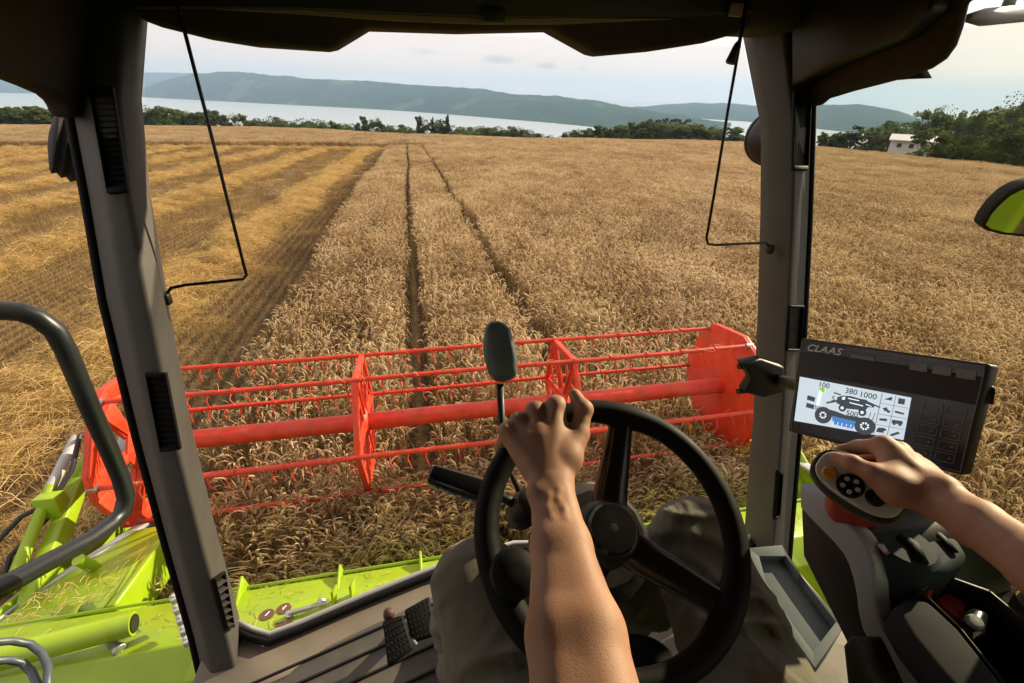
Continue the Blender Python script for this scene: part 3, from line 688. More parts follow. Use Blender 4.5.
MB().prism([(-1.84, 1.99, 1.04), (-1.80, 2.20, 1.04), (-1.76, 2.24, 1.10), (-1.73, 2.16, 1.16), (-1.76, 2.02, 1.12)], (0.012, 0.0, 0.0)).build('beam_fin', M['lime'], header, bevel=0.003)
MB().prism([(-2.60, 1.5, 0.2), (-2.60, 1.5, 1.05), (-2.60, 2.2, 0.85), (-2.60, 3.5, 0.42), (-2.60, 4.0, 0.10), (-2.60, 3.4, 0.06)], (0.04, 0, 0)).build('end_wall', M['lime'], header, bevel=0.01)
MB().prism([(3.00, 1.5, 0.2), (3.00, 1.5, 1.05), (3.00, 2.2, 0.95), (3.00, 3.2, 0.62), (3.00, 4.0, 0.10), (3.00, 3.4, 0.06)], (0.04, 0, 0)).build('end_wall', M['lime'], header, bevel=0.01)
MB().prism([(2.96, 2.05, 1.00), (2.96, 2.9, 0.78), (3.06, 2.9, 0.76), (3.06, 2.05, 1.00)], (0, 0, 0.03)).build('hood_edge', M['pale'], header, bevel=0.008)
def arm(x, s):
    m = MB(); path = [(1.70, 0.36), (2.1, 0.58), (2.41, 0.77), (2.72, 0.90), (3.0, 1.03), (3.34, 1.13)]; hh = [0.085, 0.085, 0.08, 0.07, 0.06, 0.055]
    rings = [[(x-0.045, y, z-h), (x+0.045, y, z-h), (x+0.045, y, z+h), (x-0.045, y, z+h)] for (y, z), h in zip(path, hh)]
    m.loft(rings); o = m.build('reel_arm', M['lime'], combine, bevel=0.012)
    MB().tube([(x-s*0.075, 2.35, 0.86), (x-s*0.075, 2.95, 1.14)], 0.036, 14).build('lift_cylinder', M['lime'], o, smooth=True)
    MB().tube([(x-s*0.075, 2.95, 1.14), (x-s*0.06, 3.30, 1.28)], 0.034, 12).build('cylinder_rod', M['pale'], o, smooth=True)
    MB().prism([(x-0.11, 2.78, 1.00), (x-0.11, 2.90, 1.02), (x-0.11, 2.90, 1.14), (x-0.11, 2.80, 1.16)], (0.14, 0, 0)).build('arm_bracket', M['lime'], o, bevel=0.008)
    MB().lathe([(0.03, 0), (0.03, 0.012), (0.018, 0.03)], (x+0.047, 2.62, 0.87), (1, 0, 0), 12).build('bolt_head', M['steel'], o, smooth=True)
    if s > 0:
        MB().tube([(x-0.30, 1.9, 0.35), (x-0.30, 2.3, 0.72), (x-0.28, 2.55, 0.98), (x-0.16, 2.75, 1.08), (x-0.03, 2.85, 1.10), (x+0.03, 3.02, 1.20), (x+0.04, 3.2, 1.36), (x+0.05, 3.32, 1.30)], 0.016, 8).build('hydraulic_hose', M['hose'], o, smooth='all')
        MB().tube([(x-0.22, 1.9, 0.35), (x-0.24, 2.3, 0.62), (x-0.20, 2.6, 0.90), (x-0.08, 2.85, 0.98), (x+0.07, 3.05, 0.98), (x+0.09, 3.2, 1.02)], 0.016, 8).build('hydraulic_hose', M['hose'], o, smooth='all')
        MB().prism([(x+0.03, 2.30, 0.60), (x+0.03, 2.38, 0.66), (x+0.50, 2.04, 1.04), (x+0.50, 1.96, 1.04)], (0.05, 0, 0.02)).build('arm_brace', M['lime'], o, bevel=0.006)
        MB().tube([(x+0.30, 2.42, 0.98), (x+0.34, 2.50, 0.72)], 0.035, 12).build('hood_post', M['lime'], o, smooth=True)
arm(-2.50, 1); arm(2.97, -1)
# feeder house, chassis and body behind the cab
MB().prism([(-0.45, 1.5, 0.35), (-0.45, 1.5, 1.12), (-0.45, -0.9, 2.1), (-0.45, -0.9, 1.2)], (1.35, 0, 0)).build('feeder_house', M['lime'], combine, bevel=0.02)
MB().prism([(-1.30, -1.05, 1.2), (-1.30, -1.05, 3.7), (-1.30, -1.6, 4.0), (-1.30, -7.0, 3.8), (-1.30, -7.6, 2.4), (-1.30, -7.0, 1.2)], (3.06, 0, 0)).build('body', M['lime'], combine, bevel=0.05)
for x in (-1.35, 1.81):
    s = -1 if x < 0 else 1
    w = MB(); w.lathe([(0.40, -0.3), (0.92, -0.32), (0.98, -0.2), (0.98, 0.2), (0.92, 0.32), (0.40, 0.3)], (x+s*0.1, -1.4, 0.97), (1, 0, 0), 40)
    w.build('front_wheel', M['hose'], combine, smooth=True)
# ================================================================== THE CAB
def R_(o): return np.asarray(o, float)
def px_ring(rows): return rows
# --- pillars: four-sided bevelled columns that lean forward
def pillar(secs, m, name='cab_pillar'):
    mb = MB(); mb.loft(secs); return mb.build(name, m, combine, bevel=0.010, seg=3)
secsL = []
LROWS = ((-60, 72, 92, 128, 152), (0, 72, 92, 124, 145), (100, 69, 90, 118, 137), (200, 88, 106, 130, 146), (300, 105, 122, 149, 163), (440, 139, 152, 177, 189), (540, 166, 176, 202, 213), (640, 194, 203, 229, 240), (730, 214, 224, 252, 262))
for py, b, c, dm, a in LROWS:
    A = P(a, py, x=-0.52); Dm = P(dm, py, y=A[1]-0.050); Cc = P(c, py, y=A[1]-0.050); B = P(b, py, y=A[1]-0.005)
    D = A+np.array([-0.02, 0.07, 0.0]); E_ = B+np.array([-0.0, 0.05, 0])
    secsL.append([B, Cc, Dm, A, D, E_])
pl = pillar(secsL, M['trim'])
secsR = []
for py, a, c, b in ((-60, 741, 778, 812), (20, 748, 782, 815), (130, 770, 795, 812), (220, 769, 793, 809), (320, 766, 788, 804), (430, 761, 782, 799), (540, 752, 774, 790), (590, 748, 770, 786)):
    A = P(a, py, x=0.98); B = P(b, py, x=1.06); Cc = P(c, py, y=(A[1]+B[1])/2-0.055)
    D = A+np.array([0.02, 0.07, 0.0]); E_ = B+np.array([0.02, 0.05, 0])
    secsR.append([A, Cc, B, E_, D])
pr = pillar(secsR, M['trim'])
# black door seals along the outer edges of the pillars
MB().tube([q[0]+np.array([-0.006, 0.004, 0]) for q in secsL], 0.009, 8).build('door_seal', M['blacksoft'], pl, smooth='all')
MB().tube([q[2]+np.array([0.006, 0.004, 0]) for q in secsR], 0.008, 8).build('door_seal', M['blacksoft'], pr, smooth='all')
def vent(q, parent, bars=9, louvre=False):
    """recessed air vent: frame, dark back and slats; quad_px = TL,TR,BR,BL"""
    q = [np.asarray(v) for v in q]; n = np.cross(q[1]-q[0], q[3]-q[0]); n /= np.linalg.norm(n)
    if np.dot(n, EYE-q[0]) < 0: n = -n
    fr = MB(); c = sum(q)/4
    inn = [c+(v-c)*np.array([1, 1, 1])*0.90 + (v-c)*0 for v in q]
    for i in range(4):
        j = (i+1) % 4; fr.prism([q[i], q[j], inn[j], inn[i]], n*0.010)
    fr_o = fr.build('air_vent', M['blacksoft'], parent, bevel=0.002)
    MB().prism([v-n*0.001 for v in inn], n*0.002).build('vent_back', M['blacksoft'], parent)
    sl = MB()
    if not bars:
        return
    for k in range(bars):
        t = (k+0.5)/bars; a = inn[0]+(inn[3]-inn[0])*t; b = inn[1]+(inn[2]-inn[1])*t; dn = (inn[3]-inn[0])/bars*0.30
        sl.prism([a+n*0.0015, b+n*0.0015, b+dn+n*(0.009 if louvre else 0.006), a+dn+n*(0.009 if louvre else 0.006)], dn*0.5+n*0.002)
    sl.build('vent_slats', M['trimdark'] if louvre else M['blacksoft'], parent)
def pxof(p):
    v = np.asarray(p)-EYE; z = v@_fwd; return 512+FOC*(v@_ix)/z, 341.5+FOC*(v@_iy)/z
def on_face(secs, i, j, px, py, lift=0.003):
    """the spot of a pillar face (between its corner lines i and j) that lies on a sight line"""
    best = None
    for k in range(len(secs)-1):
        for g in range(41):
            w = g/40; a = secs[k][i]*(1-w)+secs[k+1][i]*w; b = secs[k][j]*(1-w)+secs[k+1][j]*w
            for h in range(-6, 37):
                t = h/30; p = a+(b-a)*t; x, y = pxof(p); e = (x-px)**2+(y-py)**2
                if best is None or e < best[0]: best = (e, p)
    p = best[1]; return p+(EYE-p)/np.linalg.norm(EYE-p)*lift
for q, bars, lv, fi in ((((91, 90), (116, 89), (131, 192), (110, 194)), 16, False, (1, 2)), (((147, 373), (168, 371), (182, 447), (162, 451)), 12, False, (1, 2)), (((207, 580), (221, 572), (231, 628), (214, 634)), 7, True, (2, 3))):
    vent([on_face(secsL, *fi, *c) for c in q], pl, bars, lv)
for q in (((792, 92), (809, 92), (806, 172), (790, 172)), ((787, 306), (801, 306), (798, 352), (784, 352)), ((766, 470), (780, 471), (777, 517), (762, 517))):
    vent([on_face(secsR, 1, 2, *c) for c in q], pr, 0)
# --- roof, headliner, side rails, front header
def Y(px, py, y): return P(px, py, y=y)
roof = MB(); roof.box(Eo(0.24, 0.30, 0.36), (2.06, 2.20, 0.12)); roof = roof.build('cab_roof', M['lime'], combine, bevel=0.05, seg=4)
MB().box(Eo(0.23, 0.20, 0.26), (1.90, 1.98, 0.07)).build('headliner', M['head'], combine, bevel=0.02)
def rail(pts_px, x, th, name='roof_rail'):
    pts = [P(*p_, x=x) for p_ in pts_px]
    pts = [np.array([x, 1.30, pts[0][2]])] + pts
    yb, zb = -0.85, pts[-1][2]
    poly = pts + [np.array([x, yb, zb]), np.array([x, yb, 3.6+0.26]), np.array([x, 1.40, 3.6+0.26])]
    return MB().prism(poly, (th, 0, 0)).build(name, M['head'], combine, bevel=0.012, seg=3)
rail([(74, 118), (68, 104), (58, 95), (40, 87), (20, 79), (0, 72)], -0.60, -0.04)
rail([(816, 106), (824, 99), (850, 91), (900, 78), (925, 69), (940, 59), (950, 45), (957, 25), (963, 0)], 1.04, 0.025)
MB().prism([P(790, 88, x=0.99), P(830, 66, x=0.99), P(900, 38, x=0.99), P(930, 10, x=0.99), P(938, -30, x=0.99), P(790, -30, x=0.99)], (0.05, 0, 0)).build('rail_cover', M['black'], combine, bevel=0.01)
yF = 1.25
shade = MB(); low = [(136, 18), (160, 27), (200, 37), (250, 45), (325, 50), (334, 48), (367, 28), (460, 31), (552, 29), (595, 53), (604, 55), (660, 50), (705, 43), (740, 33), (752, 26)]
top_ = [(752, -40), (136, -40)]
MB().prism([Y(*p_, yF) for p_ in low+top_], (0, 0.09, 0.0)).build('front_header', M['head'], combine, bevel=0.012, seg=3)
MB().prism([Y(*p_, yF-0.012) for p_ in ((215, 9), (300, 14), (400, 21), (480, 24), (560, 24), (640, 20.5), (672, 19), (640, 18.5), (560, 18), (480, 18), (400, 15), (300, 10))], (0, 0.010, 0)).build('header_strip', M['beige'], combine)
MB().prism([Y(*p_, yF-0.020) for p_ in ((130, -50), (130, 8), (300, 9), (400, 14), (480, 17), (560, 17), (660, 17), (700, 16), (755, 12), (755, -50))], (0, 0.035, 0)).build('blind_cassette', M['black'], combine, bevel=0.004)
MB().box(P(494, 15, y=yF-0.03), (0.045, 0.02, 0.03)).build('blind_latch', M['black'], combine, bevel=0.004)
MB().box(P(736, 10, y=yF-0.03), (0.030, 0.012, 0.026)).build('label_plate', M['beige'], combine, bevel=0.002)
MB().box(Eo(0.23, 1.36, 0.25), (1.8, 0.22, 0.20)).build('front_cowl', M['head'], combine, bevel=0.03)
# blind guide wires
wl = [P(172, -12, y=1.13), P(178, 6, y=1.13), P(205, 110, y=1.12), P(230, 210, y=1.11), P(243, 262, y=1.10), P(246.5, 275, y=1.10), P(243, 279, y=1.10), P(225, 281, y=1.09), P(185, 285, y=1.07), P(171, 288, y=1.06), P(165, 296, y=1.05)]
MB().tube(wl, 0.0036, 8).build('blind_wire', M['gloss'], combine, smooth='all')
MB().box(P(166, 299, y=1.05), (0.018, 0.02, 0.026)).build('wire_clip', M['black'], combine, bevel=0.005)
wr = [P(748, -5, y=1.15), P(742, 30, y=1.14), P(728, 110, y=1.13), P(714, 195, y=1.12), P(706.5, 238, y=1.115), P(708, 244, y=1.115), P(716, 245, y=1.11), P(745, 243.5, y=1.11), P(766, 243, y=1.10), P(770, 247, y=1.10)]
MB().tube(wr, 0.0036, 8).build('blind_wire', M['gloss'], combine, smooth='all')
MB().box(P(770, 249, y=1.10), (0.016, 0.02, 0.026)).build('wire_clip', M['black'], combine, bevel=0.005)
tz = P(734, 54, y=1.13); MB().lathe([(0.003, 0.028), (0.008, 0.018), (0.012, -0.016), (0.010, -0.02)], tz, (0.25, 0, 1), 12).build('pull_toggle', M['black'], combine, smooth=True)
MB().tube([tz+[0.004, 0, 0.025], P(741, 25, y=1.13)], 0.0012, 5).build('pull_cord', M['black'], combine)
# --- glass
gm = bpy.data.materials.new('cab_glass'); gm.use_nodes = True; nt = gm.node_tree; nt.nodes.clear()
go_ = nt.nodes.new('ShaderNodeOutputMaterial'); tb_ = nt.nodes.new('ShaderNodeBsdfTransparent'); gl_ = nt.nodes.new('ShaderNodeBsdfGlossy'); lw_ = nt.nodes.new('ShaderNodeLayerWeight'); lw_.inputs['Blend'].default_value = 0.5; pw_ = nt.nodes.new('ShaderNodeMath'); pw_.operation = 'POWER'; pw_.inputs[1].default_value = 5.0; fr_ = nt.nodes.new('ShaderNodeMath'); fr_.operation = 'MULTIPLY_ADD'; fr_.inputs[1].default_value = 0.75; fr_.inputs[2].default_value = 0.014; mx_ = nt.nodes.new('ShaderNodeMixShader')
tb_.inputs['Color'].default_value = (0.93, 0.95, 0.94, 1); gl_.inputs['Roughness'].default_value = 0.02;  
nt.links.new(lw_.outputs['Facing'], pw_.inputs[0]); nt.links.new(pw_.outputs[0], fr_.inputs[0])
nt.links.new(fr_.outputs[0], mx_.inputs[0]); nt.links.new(tb_.outputs[0], mx_.inputs[1]); nt.links.new(gl_.outputs[0], mx_.inputs[2]); tcg = nt.nodes.new('ShaderNodeTexCoord'); vg = nt.nodes.new('ShaderNodeTexVoronoi'); vg.inputs['Scale'].default_value = 75; ng_ = nt.nodes.new('ShaderNodeTexNoise'); ng_.inputs['Scale'].default_value = 3.5; ng_.inputs['Detail'].default_value = 7
nt.links.new(tcg.outputs['Object'], vg.inputs['Vector']); nt.links.new(tcg.outputs['Object'], ng_.inputs['Vector'])
m1_ = nt.nodes.new('ShaderNodeMapRange'); m1_.inputs['From Min'].default_value = 0.085; m1_.inputs['From Max'].default_value = 0.03; m1_.inputs['To Max'].default_value = 0.10; nt.links.new(vg.outputs['Distance'], m1_.inputs['Value'])
m2_ = nt.nodes.new('ShaderNodeMapRange'); m2_.inputs['From Min'].default_value = 0.5; m2_.inputs['From Max'].default_value = 0.8; m2_.inputs['To Max'].default_value = 0.03; nt.links.new(ng_.outputs['Fac'], m2_.inputs['Value'])
ad_ = nt.nodes.new('ShaderNodeMath'); ad_.operation = 'ADD'; nt.links.new(m1_.outputs[0], ad_.inputs[0]); nt.links.new(m2_.outputs[0], ad_.inputs[1])
df_ = nt.nodes.new('ShaderNodeBsdfDiffuse'); df_.inputs['Color'].default_value = (0.45, 0.40, 0.30, 1); mz_ = nt.nodes.new('ShaderNodeMixShader')
nt.links.new(ad_.outputs[0], mz_.inputs[0]); nt.links.new(mx_.outputs[0], mz_.inputs[1]); nt.links.new(df_.outputs[0], mz_.inputs[2]); nt.links.new(mz_.outputs[0], go_.inputs['Surface'])
gt = gm.copy(); gt.name = 'tinted_side_glass'
for q in gt.node_tree.nodes:
    if q.type == 'BSDF_TRANSPARENT': q.inputs['Color'].default_value = (0.80, 0.84, 0.77, 1)
def interp_edge(secs, i, n):
    pts = np.array([s[i] for s in secs]); z = pts[:, 2]; o = np.argsort(z); zz = np.linspace(3.6-1.27, 3.6+0.13, n)
    return np.stack([np.interp(zz, z[o], pts[o, 0]), np.interp(zz, z[o], pts[o, 1]), zz], -1)
eL = interp_edge(secsL, 4, 14); eR = interp_edge(secsR, 4, 14)
grid = []
for k in range(14):
    row = []
    for u in np.linspace(0, 1, 17):
        p_ = eL[k]*(1-u)+eR[k]*u; p_[1] += 0.055*math.sin(math.pi*u); row.append(p_)
    grid.append(row)
MB().sheet(grid).build('windscreen', gm, combine, smooth='all')
WS_BOT = [np.array(q) for q in grid[0]]
def side_glass(secs, i, off, name):
    e = interp_edge(secs, i, 14); g_ = []
    for k in range(14):
        p_ = e[k]+np.array([off, 0, 0]); g_.append([p_, np.array([p_[0], p_[1]*0.4, p_[2]]), np.array([p_[0], -0.80, p_[2]])])
    MB().sheet(g_).build(name, gt if name == 'side_window' else gm, combine, smooth='all')
side_glass(secsL, 5, -0.01, 'door_window'); side_glass(secsR, 3, 0.01, 'side_window')
for xb_, off in ((1.05, 0.02), (-0.62, -0.02)):   # unseen rear door posts, added to keep sun off the console; left one mirrored
    MB().prism([Eo(xb_-0.04, 0.02, -1.28), Eo(xb_-0.04, 0.24, -1.28), Eo(xb_-0.04, 0.355, -0.70), Eo(xb_-0.04, 0.42, 0.22), Eo(xb_-0.04, 0.08, 0.22)], (0.08, 0, 0)).build('shading_post', M['trimdark'], combine, bevel=0.012, seg=3)
# --- floor, sill, mat, rear wall
sill_px = [(150, 640), (200, 634), (228, 627), (250, 638), (268, 643), (300, 630), (365, 602), (435, 574)]
zS = -1.25
seal = [P(*p_, z=zS) for p_ in sill_px[2:]]
right_seal = [np.array([0.46-(q[0]-0.0), q[1], q[2]]) for q in seal[::-1]]
path = seal + [Eo(0.23, 0.955, zS)] + right_seal
MB().tube(path, [0.009]*len(path), 8).build('windscreen_seal', M['blacksoft'], combine, smooth='all')
fl = MB(); inner = [np.array([q[0], q[1]+0.03, 3.6+zS-0.012]) for q in path]
MB().tube([q+np.array([0, 0.022, -0.002]) for q in path], [0.0085]*len(path), 8).build('pale_sill', M['pale'], combine, smooth='all')
outl = [Eo(-0.60, 0.86, zS-0.012)] + inner + [Eo(1.06, 0.86, zS-0.012), Eo(1.10, -0.85, zS-0.012), Eo(-0.66, -0.85, zS-0.012)]
fl.prism(outl, (0, 0, -0.06)); FLM = mat('floor_beige', (0.215, 0.185, 0.145), 0.65, var=0.12, scale=10, bump=0.25, bscale=900, dust=0.2); floor = fl.build('cab_floor', FLM, combine, bevel=0.008)
# raised ledge in front, and the ribbed floor mat behind it
mt = MB(); z0 = zS-0.008
mat_poly = [P(262, 700, z=z0), P(300, 668, z=z0), P(330, 648, z=z0), P(440, 596, z=z0), Eo(0.45, 0.80, z0), Eo(0.82, 0.62, z0), Eo(1.03, 0.50, z0), Eo(1.03, -0.6, z0), Eo(-0.3, -0.6, z0), Eo(-0.42, 0.2, z0)]
mt.prism(mat_poly, (0, 0, 0.014)); matm = mt.build('floor_mat', mat('mat_rubber', (0.085, 0.078, 0.068), 0.7, var=0.2, scale=10, bump=0.3, bscale=700, dust=0.35), combine, bevel=0.004)
rb = MB()
for off in (0, 20, 44, 72):
    a = P(288, 668+off, z=z0+0.016); b = P(440, 601+off*0.92, z=z0+0.016); rb.tube([a+(a-b)*0.3, a, b, b+(b-a)*1.2], 0.0042, 6)
rb.build('mat_ribs', M['black'], matm)
MB().box(Eo(0.23, -0.90, -0.45), (1.75, 0.06, 1.65)).build('rear_wall', M['head'], combine, bevel=0.01)
MB().box(Eo(-0.68, -0.2, -1.32), (0.08, 1.9, 0.16)).build('door_sill', M['black'], combine, bevel=0.02)
# pedals
def pedal(quad, z, ribs):
    q = [P(*p_, z=z) for p_ in quad]; q[0] = q[0]+[0, 0, 0.03]; q[1] = q[1]+[0, 0, 0.03]
    n = np.cross(q[1]-q[0], q[3]-q[0]); n /= np.linalg.norm(n); n = n if n[2] > 0 else -n
    o = MB().prism(q, n*0.012).build('pedal', M['blacksoft'], combine, bevel=0.006)
    r = MB()
    for k in range(ribs):
        for j in range(ribs):
            u, v = (k+0.7)/(ribs+0.4), (j+0.7)/(ribs+0.4); p_ = (q[0]*(1-u)+q[1]*u)*(1-v)+(q[3]*(1-u)+q[2]*u)*v
            r.lathe([(0.0032, 0.011), (0.002, 0.0132)], p_, n, 6)
    r.build('pedal_studs', M['black'], o)
    MB().tube([sum(q)/4-n*0.002, sum(q)/4+np.array([0.0, 0.05, -0.06]), sum(q)/4+np.array([0.0, 0.10, -0.10])], 0.008, 8).build('pedal_arm', M['steel'], o, smooth='all')
pedal([(384, 629), (404, 623), (414, 650), (388, 668)], -1.17, 6); pedal([(405, 618), (430, 604), (436, 636), (412, 644)], -1.17, 6)
MB().tube([P(402, 624, z=-1.16), P(417, 645, z=-1.16)], 0.0035, 8).build('pedal_hinge', M['steel'], combine, smooth=True)
MB().lathe([(0.010, -0.02), (0.014, 0.0), (0.012, 0.016), (0.004, 0.022)], P(389, 615, z=-1.14), (0, -0.2, 1), 14).build('pedal_lock', mat('brown_knob', (0.09, 0.04, 0.025), 0.6), combine, smooth=True)
MB().tube([P(389, 619, z=-1.15), P(392, 640, z=-1.2)], 0.005, 8).build('lock_pin', M['steel'], combine)
# --- steering wheel
WC = Eo(0.2250, 0.3906, -0.5015); WN = np.array([0, -0.50, 0.866]); W1 = np.array([1.0, 0, 0]); W2 = np.array([0, 0.866, 0.50]); WR = 0.166
def wp(a, r=WR, h=0.0): return WC + r*(math.cos(a)*W1+math.sin(a)*W2) + h*WN
sp = [math.radians(a) for a in (69, -43, 205)]
rim = MB(); rings = []; NR = 96
for k in range(NR+1):
    a = 2*math.pi*k/NR; g_ = sum(math.exp(-(((a-s+math.pi) % (2*math.pi)-math.pi)/0.24)**2) for s in sp)
    r0 = 0.0160+0.0030*g_; c = wp(a, WR-0.003*g_); er = math.cos(a)*W1+math.sin(a)*W2
    dent = 0.0015*math.cos(a*36) if g_ < 0.3 else 0
    rings.append([c+(r0*1.0)*(math.cos(t)*er*1.0)+(r0+ (dent if math.cos(t) < -0.3 else 0))*math.sin(t)*WN for t in np.linspace(0, 2*math.pi, 14, endpoint=False)])
rim.loft(rings, caps=False); wheel = rim.build('steering_wheel', M['blacksoft'], combine, smooth='all')
for a in sp:
    s_ = MB(); er = math.cos(a)*W1+math.sin(a)*W2; et = -math.sin(a)*W1+math.cos(a)*W2; rg = []
    for r, w, h, th in ((0.02, 0.026, -0.028, 0.014), (0.06, 0.024, -0.024, 0.014), (0.10, 0.021, -0.013, 0.013), (0.14, 0.018, -0.004, 0.011), (0.163, 0.025, 0.0, 0.010)):
        c = WC+er*r+WN*h; rg.append([c-et*w-WN*th*0.5, c-et*w*0.9+WN*th*0.5, c-et*w*0.35+WN*th, c+et*w*0.35+WN*th, c+et*w*0.9+WN*th*0.5, c+et*w-WN*th*0.5, c-WN*th])
    s_.loft(rg); s_.build('wheel_spoke', M['gloss'], wheel, bevel=0.002)
MB().lathe([(0.028, -0.07), (0.045, -0.05), (0.044, -0.03), (0.040, -0.012), (0.034, -0.004), (0.020, 0.002), (0.004, 0.004)], WC, WN, 32).build('wheel_hub', M['black'], wheel, smooth=True)
MB().lathe([(0.033, 0.0), (0.030, 0.006), (0.0, 0.007)], WC+WN*(-0.003), WN, 32).build('hub_cap', M['gloss'], wheel, smooth=True)
ka = math.radians(194); kc = wp(ka, WR-0.020, 0.0)
MB().lathe([(0.010, -0.03), (0.012, 0.0), (0.020, 0.008), (0.027, 0.016), (0.029, 0.028), (0.026, 0.038), (0.018, 0.0435), (0.008, 0.045), (0.0, 0.045)], kc, WN, 28).build('spinner_knob', M['blacksoft'], wheel, smooth=True)
MB().tube([kc-WN*0.025, wp(ka, WR, -0.006)], 0.012, 10).build('knob_clamp', M['black'], wheel, smooth=True)
# column, cover and boot
col = MB(); col.loft([[WC+WN*h+0.5*w*(math.cos(t)*W1*sx+math.sin(t)*W2*sy) for t in np.linspace(0, 2*math.pi, 16, endpoint=False)] for h, w, sx, sy in ((-0.06, 0.13, 1, 1), (-0.10, 0.16, 1.1, 1.1), (-0.16, 0.15, 1.2, 1.1), (-0.26, 0.13, 1.2, 1.0))])
column = col.build('steering_column', M['black'], combine, smooth=True)
MB().loft([[WC-WN*0.26+np.array([0, 0.0, 0])+0.5*w*np.array([math.cos(t)*1.1, math.sin(t)*0.9, 0])+np.array([0, dy, dz]) for t in np.linspace(0, 2*math.pi, 16, endpoint=False)] for w, dy, dz in ((0.13, 0, 0.02), (0.15, 0.0, -0.08), (0.14, 0.02, -0.2), (0.19, 0.06, -0.36), (0.24, 0.08, -0.50))]).build('column_base', M['trimdark'], column, smooth=True)
bt = MB(); bc = P(640, 640, d=0.98)
for k in range(9): bt.lathe([(0.055+0.002*k, -0.006), (0.062+0.002*k, 0.0), (0.055+0.002*k, 0.006)], Eo(0.30, 0.36, -0.80-0.02*k), (0, 0.2, 1), 24)
bt.build('column_boot', M['blacksoft'], column, smooth=True)
cc = P(588, 497, d=0.86)
MB().loft([[cc+np.array([math.cos(t)*w, math.sin(t)*w*0.55, h]) for t in np.linspace(0, 2*math.pi, 20, endpoint=False)] for w, h in ((0.045, -0.10), (0.045, 0.0), (0.038, 0.012), (0.02, 0.016))]).build('column_cover', M['pale'], column, smooth=True)
# switch stalk on the left of the column, and the tall lever with its paddle
a, b = P(430, 474, d=0.80), P(487, 493, d=0.78); dv = (b-a)/np.linalg.norm(b-a); nv = np.array([0, -0.45, 0.9]); nv -= dv*np.dot(nv, dv); nv /= np.linalg.norm(nv); tv = np.cross(nv, dv)
sw = MB(); rg = []
for t, w, h in ((0, 0.010, 0.009), (0.04, 0.0165, 0.013), (0.5, 0.0175, 0.0145), (0.93, 0.018, 0.015), (1.0, 0.013, 0.010)):
    c = a+(b-a)*t; rg.append([c-tv*w-nv*h, c+tv*w-nv*h, c+tv*w*1.0+nv*h*0.5, c+tv*w*0.7+nv*h, c-tv*w*0.7+nv*h, c-tv*w+nv*h*0.5])
sw = sw.loft(rg).build('switch_stalk', M['gloss'], column, bevel=0.003)
for t in (0.2, 0.4, 0.6, 0.8):
    MB().lathe([(0.0035, 0), (0.003, 0.002)], a+(b-a)*t-tv*0.0175-nv*0.002, -tv, 10).build('stalk_button', M['mark'], column)
MB().tube([b-dv*0.005, b+dv*0.03, P(522, 506, d=0.78)], [0.008, 0.007, 0.010], 10).build('stalk_arm', M['black'], column, smooth='all')
MB().lathe([(0.024, -0.035), (0.028, 0), (0.022, 0.03), (0.012, 0.036)], P(526, 508, d=0.79), (0.2, -0.4, 0.9), 16).build('stalk_mount', M['black'], column, smooth=True)
dL = 0.84
MB().tube([P(500, 384, d=dL), P(502, 430, d=dL), P(507, 465, d=dL-0.01), P(523, 500, d=dL-0.03)], [0.0068, 0.0062, 0.0042, 0.0042], 10, flat=0.7).build('lever_rod', M['black'], column, smooth='all')
pc = P(500.5, 351, d=dL); vv = pc-EYE; vv /= np.linalg.norm(vv); ux = np.cross(vv, [0, 0, 1.0]); ux /= np.linalg.norm(ux); uz = np.cross(ux, vv); s = dL/FOC*0.93
outline = [(-17, -26), (-13, -31.5), (-4, -33), (4, -31), (10, -25), (16, -5), (19, 12), (18, 26), (13, 31), (3, 34), (-6, 33), (-13, 25), (-18, 8), (-19, -10)]
rg = []
for dep, sc_ in ((0.018, 0.72), (0.011, 0.96), (0.0, 1.0), (-0.008, 0.90), (-0.013, 0.62)):
    rg.append([pc+vv*dep+ux*x*s*sc_-uz*y*s*sc_+(ux*0.004 if dep < -0.01 else 0) for x, y in outline])
MB().loft(rg).build('lever_paddle', mat('paddle_grey_green', (0.115, 0.150, 0.145), 0.36, var=0.06, scale=20), column, bevel=0.003, seg=3, angle=25)
# --- left outside handrail
hp = [(-40, 312), (0, 310.5), (20, 312), (38, 318), (55, 331), (66, 350), (76, 374), (92, 412), (108, 447), (121, 478), (126, 497), (122, 513), (110, 525), (88, 541), (50, 561), (0, 588), (-50, 610)]
hy_ = [1.10, 1.138, 1.17, 1.20, 1.23, 1.24, 1.25, 1.255, 1.25, 1.24, 1.23, 1.21, 1.17, 1.10, 0.98, 0.82, 0.70]
MB().tube([P(*p_, x=-0.9) if False else P(p_[0], p_[1], d=q) for p_, q in zip(hp, [1.52, 1.5, 1.5, 1.5, 1.5, 1.52, 1.55, 1.6, 1.67, 1.74, 1.77, 1.78, 1.75, 1.7, 1.62, 1.52, 1.45])], 0.0215, 14).build('handrail', mat('dark_teal_tube', (0.011, 0.016, 0.018), 0.40, var=0.1, scale=10), combine, smooth='all')
for yy, xx in ((641, 40), (660, 30)):
    pts = [P(-40, yy+4, d=1.9), P(xx*0.3, yy, d=1.95), P(xx*0.75, yy+3, d=1.97), P(xx+2, yy+12, d=1.95), P(xx+8, yy+26, d=1.9), P(xx+6, yy+70, d=1.85)]
    MB().tube(pts, 0.0095, 10).build('step_rail', mat('blue_grey_tube', (0.06, 0.085, 0.10), 0.4), combine, smooth='all')
